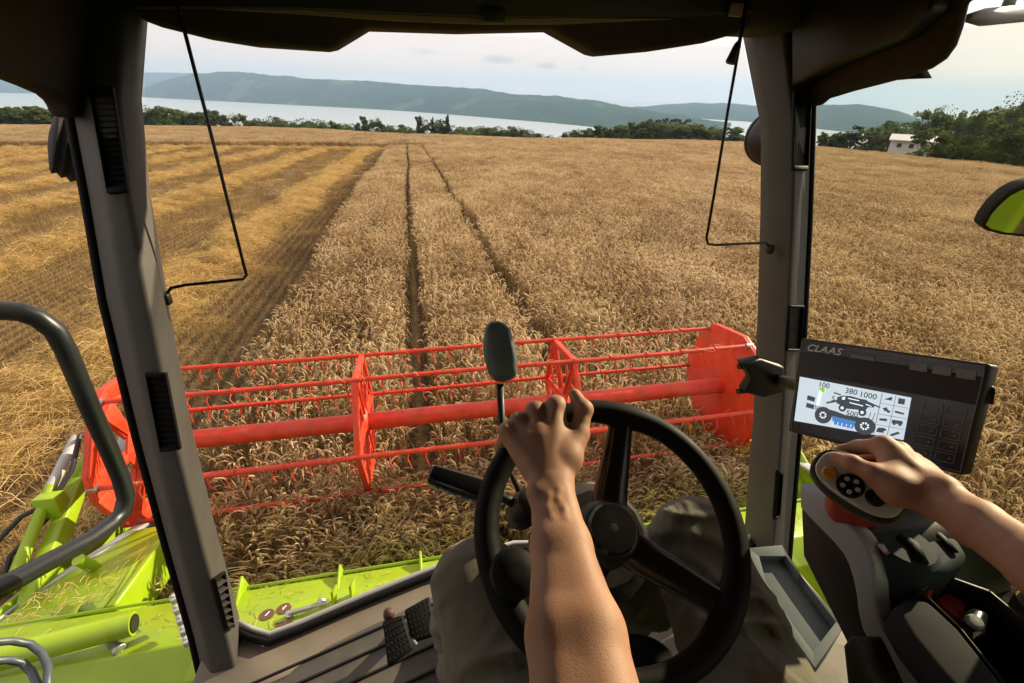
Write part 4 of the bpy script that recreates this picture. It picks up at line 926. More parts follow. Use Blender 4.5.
# --- mirror, lamps, brackets outside
mc = P(1024, 216, x=1.62) 
def lens(c, axis, up, w, h, prof, name, m, parent, n=28):
    ax = np.asarray(axis, float); ax /= np.linalg.norm(ax); u = np.cross(up, ax); u /= np.linalg.norm(u); v = np.cross(ax, u)
    return MB().loft([[c+ax*d+u*w*k*math.copysign(abs(math.cos(t))**0.7, math.cos(t))+v*h*k*math.copysign(abs(math.sin(t))**0.7, math.sin(t)) for t in np.linspace(0, 2*math.pi, n, endpoint=False)] for d, k in prof]).build(name, m, parent, smooth=True)
fa = np.array([-0.468, -0.88, -0.09]) 
fa = fa/np.linalg.norm(fa)
def onm(px, py, off=0.0):
    r = ray(px, py); return EYE+r*(np.dot(mc+fa*off-EYE, fa)/np.dot(r, fa))
mpoly = [(x+9, y) for x, y in ((973, 227), (978, 217), (988, 204), (1000, 193), (1012, 186.5), (1026, 182), (1044, 180), (1052, 190), (1050, 228), (1040, 238), (1018, 238), (994, 235.5), (979, 231.5))]
mo = MB().prism([onm(*q) for q in mpoly], -fa*0.06).build('side_mirror', M['blacksoft'], combine, bevel=0.010, seg=3)
mcx, mcy = 1023, 212
MB().prism([onm(mcx+(x-mcx)*0.91, mcy+(y-mcy)*0.86, 0.0015) for x, y in mpoly], fa*0.001).build('mirror_face', M['mirror'], mo)
ba = P(968, 18, x=1.18); 
MB().tube([ba, P(985, 17, x=1.3), P(1040, 12, x=1.5)], [0.008, 0.018, 0.018], 10).tube([P(1004, 16, x=1.38), P(1018, -20, x=1.42)], 0.012, 8).build('mirror_arm', mat('grey_arm', (0.11, 0.125, 0.13), 0.5), combine, smooth='all')
MB().prism([P(890, 80, x=1.075), P(918, 68, x=1.075), P(924, 78, x=1.075), P(900, 79, x=1.075)], (0.025, 0, 0)).build('roof_lamp', M['greyblue'], combine, bevel=0.006)
lc = P(62, 148, d=1.95); prof = [(0.02, -0.07), (0.085, -0.06)]
for k in range(6): prof += [(0.103-0.005*abs(k-2), -0.055+0.02*k), (0.097-0.005*abs(k-2), -0.045+0.02*k)]
prof += [(0.10, 0.07), (0.10, 0.085), (0.03, 0.09)]
MB().lathe(prof, lc+np.array([0.05, 0, 0]), (0.80, 0.45, -0.40), 28).build('work_lamp', M['blacksoft'], combine, smooth=True)
lc = P(776, 139, d=1.75)
MB().lathe([(0.02, -0.05), (0.055, -0.04), (0.075, -0.01), (0.078, 0.02), (0.082, 0.024), (0.082, 0.034), (0.03, 0.036)], lc, (0.35, 0.93, 0.0), 28).build('work_lamp', M['black'], combine, smooth=True)
# --- monitor on the right pillar: a box in one plane, everything on it lies in that plane
mC = Eo(0.790, 0.557, -0.482); mN = np.array([-0.9366, -0.1943, 0.2916]); mN /= np.linalg.norm(mN)
def MP(px, py, off=0.0):
    r = ray(px, py); t = np.dot(mC+mN*off-EYE, mN)/np.dot(r, mN); return EYE+r*t
def flat(name, poly, m, parent, off=0.001, th=0.0008):
    p = [MP(x, y, 0)+mN*off for x, y in poly]; return MB().prism(p, mN*th).build(name, m, parent)
body = [(803, 338), (989, 364), (990.5, 366), (963, 473), (961, 475), (790, 431.5), (788.5, 429.5), (801, 340)]
mon = MB().prism([MP(*p_) for p_ in body], -mN*0.035).build('monitor', M['trimdark'], combine, bevel=0.004, seg=3)
# raised dark bezel bands and the fine light outline
flat('monitor_bezel', [(804, 340), (986, 365.5), (984, 377), (800, 350)], M['gloss'], mon, 0.0004)
flat('monitor_glass', [(799, 372), (911.5, 393.5), (976, 405), (960, 471), (904, 457), (791, 428.5)], M['gloss'], mon, 0.0004)
ol = MB()
def line(mb, a, b, w=0.0006, off=0.0022):
    A, B = MP(*a)+mN*off, MP(*b)+mN*off; d = B-A; d /= np.linalg.norm(d); s = np.cross(mN, d)*w; mb.prism([A-s, A+s, B+s, B-s], mN*0.0003)
for a_, b_ in zip([(800, 351), (838, 353.5), (848, 349), (984, 368), (985, 371), (960.5, 472), (792, 429)], [(838, 353.5), (848, 349), (984, 368), (985, 371), (960.5, 472), (900, 456.5), (797, 372)]): line(ol, a_, b_)
ol.build('bezel_line', M['dim'], mon)
def text(s, at, u, v, h, m, parent, name='lettering', shear=0.0, bold=0.0, off=0.0, center=False):
    cu = bpy.data.curves.new('lettering', 'FONT'); cu.body = s; cu.size = 1.0; cu.shear = shear; cu.offset = bold; cu.align_x = 'CENTER' if center else 'LEFT'
    cu.resolution_u = 3
    to = bpy.data.objects.new('lettering', cu); me = bpy.data.meshes.new_from_object(to); bpy.data.objects.remove(to); bpy.data.curves.remove(cu)
    n = np.cross(u, v); me.transform(Matrix(((u[0]*h, v[0]*h, n[0]*h, at[0]), (u[1]*h, v[1]*h, n[1]*h, at[1]), (u[2]*h, v[2]*h, n[2]*h, at[2]), (0, 0, 0, 1))))
    me.name = name; me.materials.clear(); me.materials.append(m)
    o = bpy.data.objects.new(name, me); COL.objects.link(o); attach(o, parent); return o
def mdir(a, b): d = MP(*b)-MP(*a); return d/np.linalg.norm(d)
mu = mdir((806, 345), (841, 350)); mv = np.cross(mN, mu)
wl_ = np.linalg.norm(MP(841, 350.5)-MP(806, 345.5))
text('CLAAS', MP(806.5, 350.2)+mN*0.002, mu*1.15, mv, wl_/3.5, mat('pale_lettering', (0.75, 0.75, 0.75), 0.4), mon, shear=0.25, bold=0.018)
flat('indicator_key', [(849.5, 357.3), (853, 354.4), (875, 357.6), (874.6, 361.4)], M['dim'], mon, 0.0016)
for x0, y0, x1, y1 in ((911, 362.5, 928.5, 371), (934, 365.5, 952.5, 375), (957.5, 369, 977, 379)):
    flat('hard_key', [(x0, y0), (x1, y0+2.6), (x1-1.2, y1+1.4), (x0-1.2, y1-1.4)], M['dim'], mon, 0.0016)
for r_ in range(5):
    for c_ in range(2):
        x0, y0 = 925.5-2.8*r_+23*c_, 401.5+11.2*r_+5.0*c_; k = MB()
        q = [(x0, y0), (x0+18.5, y0+3.8), (x0+16.5, y0+13.0-0.8), (x0-2.2, y0+9.0-0.8)]
        for i in range(4): line(k, q[i], q[(i+1) % 4], 0.0005)
        c = ((q[0][0]+q[2][0])/2+4, (q[0][1]+q[2][1])/2+1); line(k, (c[0]-1.5, c[1]-.5), (c[0]+1.5, c[1]+.5), 0.0012)
        k.build('membrane_key', M['dim'], mon)
SC = [(800.6, 376.7), (912.0, 397.7), (904.0, 440.0), (795.0, 420.7)]
scr_m = mat('screen_white', (0.55, 0.62, 0.68), 0.2, var=0.01, emit=((0.62, 0.72, 0.80), 0.42))
flat('screen', SC, scr_m, mon, 0.0018)
SCp = [MP(*q) for q in SC]
def S_(s, t, off=0.0032): return (SCp[0]*(1-s)+SCp[1]*s)*(1-t)+(SCp[3]*(1-s)+SCp[2]*s)*t+mN*off
ink = mat('screen_ink', (0.03, 0.035, 0.045), 0.3, emit=((0.02, 0.025, 0.03), 1.0)); blue = mat('screen_blue', (0.05, 0.16, 0.42), 0.3, emit=((0.06, 0.20, 0.50), 0.5)); grn = mat('screen_green', (0.25, 0.6, 0.05), 0.3, emit=((0.25, 0.6, 0.05), 0.4)); wht = mat('screen_bright', (0.8, 0.85, 0.9), 0.3, emit=((0.75, 0.85, 0.92), 0.6))
def spoly(mb, pts, off=0.0032): mb.prism([S_(s, t, off) for s, t in pts], mN*0.0003)
def disc(mb, c, rs, rt, off=0.0032, n=18): spoly(mb, [(c[0]+rs*math.cos(2*math.pi*k/n), c[1]+rt*math.sin(2*math.pi*k/n)) for k in range(n)], off)
ic = MB()                                                    # the harvester pictogram
spoly(ic, [(.40, .30), (.45, .24), (.52, .22), (.60, .24), (.66, .24), (.68, .30), (.73, .33), (.73, .38), (.68, .40), (.66, .50), (.58, .50), (.50, .52), (.44, .46), (.40, .44)])
for c in ((.46, .52), (.64, .54)): disc(ic, c, .035, .085)
spoly(ic, [(.30, .46), (.40, .36), (.41, .40), (.31, .49)]); spoly(ic, [(.36, .20), (.43, .22), (.43, .25), (.36, .23)]); spoly(ic, [(.66, .26), (.78, .34), (.78, .37), (.66, .30)])
spoly(ic, [(.71, .50), (.715, .50), (.70, .68), (.695, .68)]); spoly(ic, [(.745, .50), (.75, .50), (.735, .68), (.73, .68)])
ic.build('screen_pictogram', ink, mon)
gg = MB(); disc(gg, (.29, .76), .085, .19); disc(gg, (.68, .84), .092, .20); spoly(gg, [(.28, .60), (.40, .62), (.50, .67), (.60, .66), (.70, .68), (.66, .78), (.34, .76)], 0.0034)
gg.build('screen_gauge', ink, mon)
bl = MB(); spoly(bl, [(.375, .74), (.60, .77), (.58, .95), (.40, .92)], 0.0038); bl.build('screen_bar', blue, mon)
wb = MB()
for q in ([(.45, .27), (.475, .26), (.47, .33), (.445, .33)], [(.50, .27), (.60, .28), (.60, .30), (.50, .29)], [(.52, .36), (.64, .38), (.64, .40), (.52, .38)], [(.66, .33), (.71, .36), (.71, .375), (.66, .35)]): spoly(wb, q, 0.0040)
for c in ((.46, .52), (.64, .54)): disc(wb, c, .014, .034, 0.0040, 12)
for c, a, b_ in (((.29, .76), .035, .08), ((.68, .84), .04, .09)):
    for k in range(8):
        t0, t1 = k*math.pi/4, k*math.pi/4+0.45; spoly(wb, [(c[0]+a*.55*math.cos(t0), c[1]+b_*.55*math.sin(t0)), (c[0]+a*math.cos(t0), c[1]+b_*math.sin(t0)), (c[0]+a*math.cos(t1), c[1]+b_*math.sin(t1)), (c[0]+a*.55*math.cos(t1), c[1]+b_*.55*math.sin(t1))], 0.0040)
for k in range(5): spoly(wb, [(.40+.04*k, .86), (.405+.04*k, .86), (.403+.04*k, .92), (.398+.04*k, .92)], 0.0042)
wb.build('gauge_needles', wht, mon)
g_ = MB(); disc(g_, (.245, .20), .026, .055); g_.build('screen_dot', grn, mon)
sl = MB(); spoly(sl, [(.222, .22), (.245, .22), (.232, .56), (.21, .56)]); sl.build('screen_slider', wht, mon)
sk = MB()
for t in (.38, .55): spoly(sk, [(.11, t), (.19, t+.02), (.185, t+.12), (.105, t+.10)])
spoly(sk, [(.775, .02), (.779, .02), (.765, .98), (.761, .98)]); spoly(sk, [(.885, .02), (.888, .02), (.874, .98), (.871, .98)])
for t in (.25, .50, .75): spoly(sk, [(.775, t), (.995, t), (.995, t+.008), (.775, t+.008)])
spoly(sk, [(.80, .15), (.86, .06), (.86, .15)]); spoly(sk, [(.91, .06), (.96, .06), (.96, .19), (.91, .19)]); spoly(sk, [(.80, .36), (.83, .32), (.85, .40), (.82, .42)]); disc(sk, (.85, .41), .014, .03)
spoly(sk, [(.90, .36), (.97, .38), (.97, .42), (.90, .41)]); spoly(sk, [(.79, .60), (.85, .58), (.85, .64), (.79, .65)]); spoly(sk, [(.89, .58), (.97, .57), (.975, .65), (.89, .66)]); disc(sk, (.91, .67), .012, .025); disc(sk, (.955, .67), .012, .025)
spoly(sk, [(.79, .82), (.84, .80), (.84, .92), (.78, .92)]); spoly(sk, [(.89, .93), (.95, .83), (.97, .86), (.91, .96)]); disc(sk, (.845, .84), .012, .03)
sk.build('screen_icons', ink, mon)
su = SCp[1]-SCp[0]; sw_ = np.linalg.norm(su); su = su/sw_; sv = np.cross(mN, su)
for s_, st_, h in (('100', (.20, .14), .075), ('380', (.46, .17), .075), ('1000', (.59, .19), .075), ('500', (.50, .66), .07), ('50', (.19, .66), .06), ('5', (.345, .40), .07)):
    text(s_, S_(*st_, 0.0036), su, sv, sw_*h, ink, mon, 'screen_digits', bold=0.01)
# arm and clamp that carry it
ca, cb = P(765, 379, y=0.93), P(800, 385, d=1.16)
MB().prism([P(742, 364, y=0.90), P(762, 360, y=0.90), P(785, 368, y=0.90), P(785, 392, y=0.90), P(764, 398, y=0.90), P(744, 393, y=0.90), P(752, 380, y=0.90)], (0.0, 0.03, 0)).build('monitor_clamp', M['black'], combine, bevel=0.005)
MB().tube([P(780, 381, y=0.92), P(800, 385, d=1.2), P(835, 392, d=1.15)], 0.017, 10).build('monitor_arm', M['black'], combine, smooth='all')
for px_, py_ in ((742, 366), (741, 391)): MB().lathe([(0.008, -0.01), (0.008, 0.016)], P(px_, py_, y=0.915), (1, 0, 0), 10).build('clamp_screw', M['black'], combine)
MB().prism([P(985, 386, d=1.05), P(997, 388, d=1.05), P(995, 407, d=1.05), P(980, 402, d=1.05)], (0.02, 0.03, 0)).build('side_knob', M['black'], mon, bevel=0.004)

# --- side console (armrest pod): a profile in the x = 0.6 plane carried to the right
cX = 0.60
def CX(px, py, dx=0.0): return P(px, py, x=cX)+np.array([dx, 0, 0])
upx = [(799, 483), (822, 502), (844, 521), (858, 535), (867, 550), (872, 565), (874, 582), (875, 600), (878, 618), (886, 634), (897, 650), (929, 690), (960, 730)]
lpx = [(799, 508), (815, 525), (833, 543), (842, 554), (848, 566), (852, 579), (855, 594), (857, 611), (861, 629), (867, 641), (877, 655), (905, 692), (935, 735)]
up_, lo_ = [CX(*q) for q in upx], [CX(*q) for q in lpx]
stp = MB()
stp.loft([[u, u+[0.028, 0, 0.0], l+[0.028, 0, 0], l] for u, l in zip(up_, lo_)])
pod = MB().loft([[u+[0.010, 0, -0.004], u+[0.25, 0, -0.004], np.array([u[0]+0.25, b_[1], b_[2]]), np.array([u[0]+0.010, b_[1], b_[2]])] for u, b_ in zip(up_, [CX(*q) for q in ((801, 557), (805, 565), (809, 573), (813, 581), (817, 589), (821, 597), (827, 609), (834, 623), (842, 639), (850, 656), (862, 683), (890, 740), (920, 790))])]).build('side_console', M['black'], combine, bevel=0.008)
stp.build('console_edge', M['strip'], pod, bevel=0.006, seg=3)
side = [CX(*q, 0.004) for q in lpx] + [CX(*q, 0.004) for q in ((920, 788), (890, 738), (862, 682), (842, 638), (821, 596), (801, 556))]
MB().box(Eo(0.76, 0.02, -1.02), (0.16, 0.30, 0.50)).build('console_post', M['black'], pod, bevel=0.02)
MB().prism(side, (0.012, 0, 0)).build('console_panel', M['trimdark'], pod, bevel=0.003)
MB().prism([P(842, 645, x=0.52), P(850, 634, x=0.52), P(880, 700, x=0.52), P(850, 720, x=0.52)], (0.06, 0, -0.02)).build('seat_guide', M['trimdark'], combine, bevel=0.006)
# joystick
jc = P(857, 485, d=0.835); jn = np.array([-0.50, -0.42, 0.76]); jn /= np.linalg.norm(jn)
ju = P(888, 503, d=0.835)-P(824, 465, d=0.835); ju -= jn*np.dot(ju, jn); ju /= np.linalg.norm(ju); jv = np.cross(jn, ju)
def jring(w, h, off, sh=(0, 0), n=30, e=0.75):
    w, h = w*0.80, h*0.84
    return [jc+jn*off+ju*(sh[0]+w*math.copysign(abs(math.cos(t))**e, math.cos(t)))+jv*(sh[1]+h*math.copysign(abs(math.sin(t))**e, math.sin(t))) for t in np.linspace(0, 2*math.pi, n, endpoint=False)]
joy = MB().loft([jring(0.045, 0.022, -0.075), jring(0.062, 0.034, -0.040), jring(0.071, 0.0405, -0.012), jring(0.0725, 0.042, 0.0), jring(0.071, 0.040, 0.008), jring(0.066, 0.036, 0.0105)]).build('joystick', M['black'], combine, smooth=True)
MB().loft([jring(0.066, 0.036, 0.0108), jring(0.0645, 0.0345, 0.0135), jring(0.058, 0.029, 0.0155)]).build('joystick_face', M['silver'], joy, smooth=True)
MB().loft([jring(0.060, 0.030, -0.062, (0.008, 0.004)), jring(0.066, 0.037, -0.034, (0.006, 0.0)), jring(0.064, 0.036, -0.026, (0.006, 0.0))]).build('joystick_skirt', M['redpl'], joy, smooth=True)
def jdot(px, py, r, m, name, hgt=0.005, rx=1.0):
    r0 = ray(px, py); t = np.dot(jc+jn*0.0156-EYE, jn)/np.dot(r0, jn); c = EYE+r0*t
    return MB().loft([[c+jn*o_+ju*r*rx*k*math.cos(a)+jv*r*k*math.sin(a) for a in np.linspace(0, 2*math.pi, 22, endpoint=False)] for o_, k in ((-0.002, 1), (hgt*0.7, 1), (hgt, 0.8))]).build(name, m, joy, smooth=True), c
jdot(829, 473, 0.0088, M['orange'], 'joystick_button')
pad, pc_ = jdot(850, 486, 0.0165, M['gloss'], 'joystick_pad', 0.004)
for k in range(5): MB().lathe([(0.0035, 0), (0.003, 0.003)], pc_+jn*0.003+(ju*math.cos(k*1.257)+jv*math.sin(k*1.257))*0.009, jn, 10).build('pad_dot', M['mark'], joy)
jdot(875, 498, 0.0115, M['gloss'], 'joystick_pad', 0.004)
MB().tube([jc-jn*0.05, jc-jn*0.10+np.array([0.02, -0.01, -0.04])], [0.030, 0.036], 16).build('joystick_boot', M['redpl'], joy, smooth=True)
# hand rest, label, bin
def pad_(pts, h, name, m, parent, bev=0.012): return MB().prism([R_(q) for q in pts], (0, 0, -h)).build(name, m, parent, bevel=bev, seg=4)
zc = -0.575
pad_([P(900, 522, z=zc), P(925, 512, z=zc), P(962, 540, z=zc), P(972, 556, z=zc), P(955, 571, z=zc), P(920, 578, z=zc), P(897, 560, z=zc)], 0.10, 'hand_rest', M['greyblue'], pod, 0.02)
MB().tube([P(927, 524, z=zc+0.003), P(944, 539, z=zc+0.003), P(955, 552, z=zc+0.003)], 0.006, 8, flat=0.4).build('rest_slot', M['blacksoft'], pod, smooth='all')
MB().loft([[c_+np.array([0, 0, 0.0])+w*np.array([math.cos(t), math.sin(t), 0])+[0, 0, h] for t in np.linspace(0, 2*math.pi, 20, endpoint=False)] for c_, w, h in ((P(903, 548, z=zc), 0.046, -0.05), (P(903, 548, z=zc), 0.043, 0.004), (P(903, 548, z=zc), 0.036, 0.010))]).build('rest_dial', M['greyblue'], pod, smooth=True)
MB().tube([P(899, 535, z=zc+0.012), P(914, 545, z=zc+0.012), P(922, 562, z=zc+0.012)], 0.009, 8, flat=0.5).build('dial_recess', M['blacksoft'], pod, smooth='all')
lb = MB().prism([P(869, 535, z=zc+0.006), P(876, 533, z=zc+0.006), P(893, 553, z=zc+0.006), P(886, 556, z=zc+0.006)], (0, 0, 0.003)).build('warning_label', M['redpl'], pod)
MB().prism([P(877, 545, z=zc+0.0095), P(883, 544, z=zc+0.0095), P(888, 551, z=zc+0.0095), P(884, 553, z=zc+0.0095)], (0, 0, 0.0008)).build('label_mark', M['mark'], lb)
zb = -0.60
lid = [P(893, 606, z=zb), P(912, 594, z=zb), P(930, 600, z=zb), P(960, 628, z=zb), P(1010, 690, z=zb), P(965, 700, z=zb), P(940, 672, z=zb), P(910, 635, z=zb)]
pad_(lid, 0.05, 'armrest_lid', mat('lid_grey', (0.032, 0.033, 0.034), 0.8, spec=0.08), pod, 0.012)
tray = [P(918, 588, z=zb), P(945, 574, z=zb), P(990, 590, z=zb), P(1050, 640, z=zb), P(1060, 720, z=zb), P(1010, 690, z=zb), P(960, 628, z=zb)]
tr = MB()
tr.prism([q+[0, 0, -0.06] for q in tray], (0, 0, -0.02))
for i in range(len(tray)):
    a_, b_ = tray[i], tray[(i+1) % len(tray)]; c_ = sum(tray)/len(tray); ai, bi = a_+(c_-a_)*0.06, b_+(c_-b_)*0.06
    tr.prism([a_, b_, bi, ai], (0, 0, -0.07))
tr.build('storage_tray', M['black'], pod, bevel=0.004)
MB().prism([P(920, 592, z=zb-0.01), P(928, 580, z=zb-0.01), P(936, 586, z=zb-0.01), P(931, 600, z=zb-0.01)], (0, 0, -0.05)).build('red_latch', M['redpl'], pod, bevel=0.006)
MB().prism([P(934, 599, z=zb-0.03), P(945, 589, z=zb-0.03), P(968, 602, z=zb-0.03), P(963, 622, z=zb-0.03), P(950, 615, z=zb-0.03)], (0, 0, -0.03)).build('red_pouch', M['redpl'], pod, bevel=0.006, seg=3)
MB().prism([P(960, 620, z=zb-0.008), P(972, 604, z=zb-0.008), P(992, 612, z=zb-0.008), P(988, 632, z=zb-0.008), P(972, 640, z=zb-0.008)], (0, 0, -0.05)).build('knob_plate', M['gloss'], pod, bevel=0.008)
MB().lathe([(0.009, 0.0), (0.009, 0.006), (0.007, 0.009), (0.0, 0.0095)], P(973, 623, z=zb-0.008), (-0.2, -0.2, 1), 20).build('rotary_knob', M['strip'], pod, smooth=True)
# --- tray ledge at the foot of the right pillar
zt = -1.10
led = [P(748, 548, z=zt), P(782, 545, z=zt), P(800, 575, z=zt), P(845, 625, z=zt), P(815, 668, z=zt), P(790, 632, z=zt), P(757, 585, z=zt)]
rec = [P(759, 556, z=zt), P(786, 556, z=zt), P(806, 583, z=zt), P(836, 622, z=zt), P(813, 652, z=zt), P(796, 629, z=zt), P(766, 582, z=zt)]
tl_ = MB(); n = len(led)
for i in range(n):
    j = (i+1) % n; tl_.prism([led[i], led[j], rec[j], rec[i]], (0, 0, -0.14))
tl_.prism([q+[0, 0, -0.024] for q in rec], (0, 0, -0.03))
tl_.build('floor_tray', mat('pale_teal_plastic', (0.115, 0.135, 0.14), 0.7, var=0.06, scale=12, bump=0.1, bscale=1200, spec=0.2), combine, bevel=0.006, seg=3)
# --- seat
st_ = MB(); st_.loft([[Eo(0.23+s_*w, y, z) for s_, z in ((-1, zl), (1, zl), (1, zh), (-1, zh))] for y, w, zl, zh in ((0.20, 0.20, -0.86, -0.82), (0.12, 0.24, -0.93, -0.80), (-0.35, 0.25, -0.93, -0.82))])
seat = st_.build('driver_seat', mat('seat_fabric', (0.018, 0.018, 0.02), 0.9, bump=0.4, bscale=600), combine, bevel=0.04, seg=4)
MB().loft([[Eo(0.23+s_*w, y, z) for s_, y in ((-1, yf), (1, yf), (1, yb), (-1, yb))] for z, w, yf, yb in ((-0.82, 0.24, -0.33, -0.45), (-0.4, 0.25, -0.37, -0.48), (-0.05, 0.18, -0.42, -0.50))]).build('seat_back', M['blacksoft'], seat, bevel=0.04, seg=4)
MB().box(Eo(0.23, -0.10, -1.09), (0.36, 0.42, 0.31)).build('seat_base', M['black'], seat, bevel=0.02)
# ================================================================== THE DRIVER: one smooth surface grown round a posed skeleton
class SDF:
    def __init__(s): s.pr = []
    def cone(s, a, b, ra, rb, k=0.008): s.pr.append(('c', np.asarray(a, float), np.asarray(b, float), ra, rb, k)); return s
    def chain(s, pts, rad, k=0.006):
        for i in range(len(pts)-1): s.cone(pts[i], pts[i+1], rad[i], rad[i+1], k)
        return s
    def ell(s, c, r, k=0.01, R=None): s.pr.append(('e', np.asarray(c, float), np.asarray(r, float), np.eye(3) if R is None else np.asarray(R, float), None, k)); return s
    def bounds(s):
        lo = np.full(3, 1e9); hi = -lo
        for p in s.pr:
            if p[0] == 'c':
                for q, r in ((p[1], p[3]), (p[2], p[4])): lo = np.minimum(lo, q-r); hi = np.maximum(hi, q+r)
            else: r = max(p[2]); lo = np.minimum(lo, p[1]-r); hi = np.maximum(hi, p[1]+r)
        return lo-0.015, hi+0.015
    def grid(s, h):
        lo, hi = s.bounds(); n = np.ceil((hi-lo)/h).astype(int)+1
        D = np.full(tuple(n), 0.5, np.float32)
        ax = [lo[i]+h*np.arange(n[i]) for i in range(3)]
        for p in s.pr:
            if p[0] == 'c':
                a, b, ra, rb, k = p[1:]; m = max(ra, rb)+0.03+k*2; l0 = np.minimum(a, b)-m; h0 = np.maximum(a, b)+m
            else:
                a, r, R, _, k = p[1:]; m = max(r)+0.03+k*2; l0 = a-m; h0 = a+m
            i0 = np.clip(((l0-lo)/h).astype(int), 0, n-1); i1 = np.clip(((h0-lo)/h).astype(int)+2, 1, n)
            sl = tuple(slice(i0[i], i1[i]) for i in range(3))
            X = np.stack(np.meshgrid(*(ax[i][sl[i]] for i in range(3)), indexing='ij'), -1)
            if p[0] == 'c':
                ba = b-a; L = np.dot(ba, ba)+1e-12; t = np.clip(((X-a)@ba)/L, 0, 1)
                d = np.linalg.norm(X-a-t[..., None]*ba, axis=-1)-(ra+(rb-ra)*t)
            else:
                Y_ = (X-a)@R; q = Y_/r; kk = np.linalg.norm(q, axis=-1); k2 = np.linalg.norm(q/r, axis=-1)+1e-9; d = kk*(kk-1)/k2
            o = D[sl]; hh = np.clip(0.5+0.5*(o-d)/k, 0, 1); D[sl] = (o*(1-hh)+d*hh-k*hh*(1-hh)).astype(np.float32)
        return D, lo, h
    def mesh(s, h, noise_amp=0.0, nscale=40, fold=None):
        D, lo, h = s.grid(h)
        if fold is not None:
            n = D.shape; X = np.stack(np.meshgrid(*(lo[i]+h*np.arange(n[i]) for i in range(3)), indexing='ij'), -1); D = D+fold(X).astype(np.float32)
        return surface_nets(D, lo, h)
def surface_nets(D, lo, h):
    n = np.array(D.shape); S = D < 0
    c = [S[i:n[0]-1+i, j:n[1]-1+j, k:n[2]-1+k] for i in (0, 1) for j in (0, 1) for k in (0, 1)]
    cnt = sum(q.astype(np.int8) for q in c); act = (cnt > 0) & (cnt < 8); idx = np.full(act.shape, -1, np.int64); cells = np.argwhere(act); idx[act] = np.arange(len(cells))
    acc = np.zeros((len(cells), 3)); num = np.zeros(len(cells))
    cor = [(i, j, k) for i in (0, 1) for j in (0, 1) for k in (0, 1)]
    for a in range(8):
        for b in range(a+1, 8):
            da = np.abs(np.subtract(cor[a], cor[b])).sum()
            if da != 1: continue
            va = D[tuple((cells+cor[a]).T)]; vb = D[tuple((cells+cor[b]).T)]; m = (va < 0) != (vb < 0); t = np.where(m, va/(va-vb+1e-12), 0)
            p = np.asarray(cor[a])+t[:, None]*(np.asarray(cor[b])-np.asarray(cor[a])); acc[m] += p[m]; num[m] += 1
    V = lo+h*(cells+acc/num[:, None]); Q = []
    for ax in range(3):
        u, v = (ax+1) % 3, (ax+2) % 3; sl0 = [slice(1, -1)]*3; sl0[ax] = slice(0, n[ax]-1); sl1 = list(sl0); sl1[ax] = slice(1, n[ax])
        A, B = S[tuple(sl0)], S[tuple(sl1)]; e = np.argwhere(A != B); off = np.ones(3, int); off[ax] = 0; g = e+off
        inside = A[tuple(e.T)]
        q = []
        for du, dv in ((-1, -1), (0, -1), (0, 0), (-1, 0)):
            w = g.copy(); w[:, u] += du; w[:, v] += dv; q.append(idx[tuple(w.T)])
        q = np.stack(q, 1); q[~inside] = q[~inside][:, ::-1]; Q.append(q)
    Q = np.concatenate(Q); return V, Q[(Q >= 0).all(1)]
def px_d(px, py, d): return P(px, py, d=d)
def mixp(a, b, t): return a+(b-a)*t

# ---- left arm and hand (back of the hand to us, fingers closed round the rim)
# rim points under the fingers
def rim_at(px, py):
    best = None
    for k in range(720):
        a = 2*math.pi*k/720; c = wp(a); v = c-EYE; z = v@_fwd; x = 512+FOC*(v@_ix)/z; y = 341.5+FOC*(v@_iy)/z; e = (x-px)**2+(y-py)**2
        if best is None or e < best[0]: best = (e, a)
    return best[1]
skin = SDF()
LW = px_d(552, 490, 0.585)                                      # wrist
fing = {}
for nm, (px, py), d, rk in (('index', (556, 406), 0.632, 0.0122), ('middle', (536, 411.5), 0.632, 0.0122), ('ring', (519, 422), 0.628, 0.0112), ('little', (507.5, 431), 0.622, 0.0100)):
    fing[nm] = (px_d(px, py, d), rk)
for nm, (m, rk) in fing.items():
    v = m-EYE; z = v@_fwd; px = 512+FOC*(v@_ix)/z; py = 341.5+FOC*(v@_iy)/z
    a = rim_at(px, py+22); c = wp(a); er = math.cos(a)*W1+math.sin(a)*W2
    kf = 0.88 if nm == 'little' else 1.0; r = 0.0098*kf
    pdv = (m-EYE)/np.linalg.norm(m-EYE); pip = c+er*0.014+pdv*0.020; dip = c+pdv*0.029-er*0.006; tip = c+pdv*0.018-er*0.026
    skin.chain([m, pip, dip, tip], [rk*0.93, r*1.05, r*0.93, r*0.82], 0.004)
    skin.ell(m+ (EYE-m)/np.linalg.norm(EYE-m)*0.004, (rk*1.04,)*3, 0.006)
    skin.cone(mixp(LW, m, 0.08), m, 0.0150, rk*0.98, 0.0085)                  # metacarpal
    skin.cone(mixp(LW, m, 0.18)+(EYE-m)*0.0215, m+(EYE-m)*0.0150, 0.0032, 0.0050, 0.0065)  # tendon under the skin
li = fing['index'][0]; ll = fing['little'][0]
pd = (li-EYE)/np.linalg.norm(li-EYE)
palm_c = (li+ll)/2*0.55+LW*0.45
skin.cone(palm_c+pd*0.014, LW+pd*0.010, 0.028, 0.0185, 0.018)
skin.cone(mixp(LW, ll, 0.35)+pd*0.008, mixp(LW, ll, 0.80)+pd*0.010, 0.0165, 0.0145, 0.012)  # outer edge of the hand
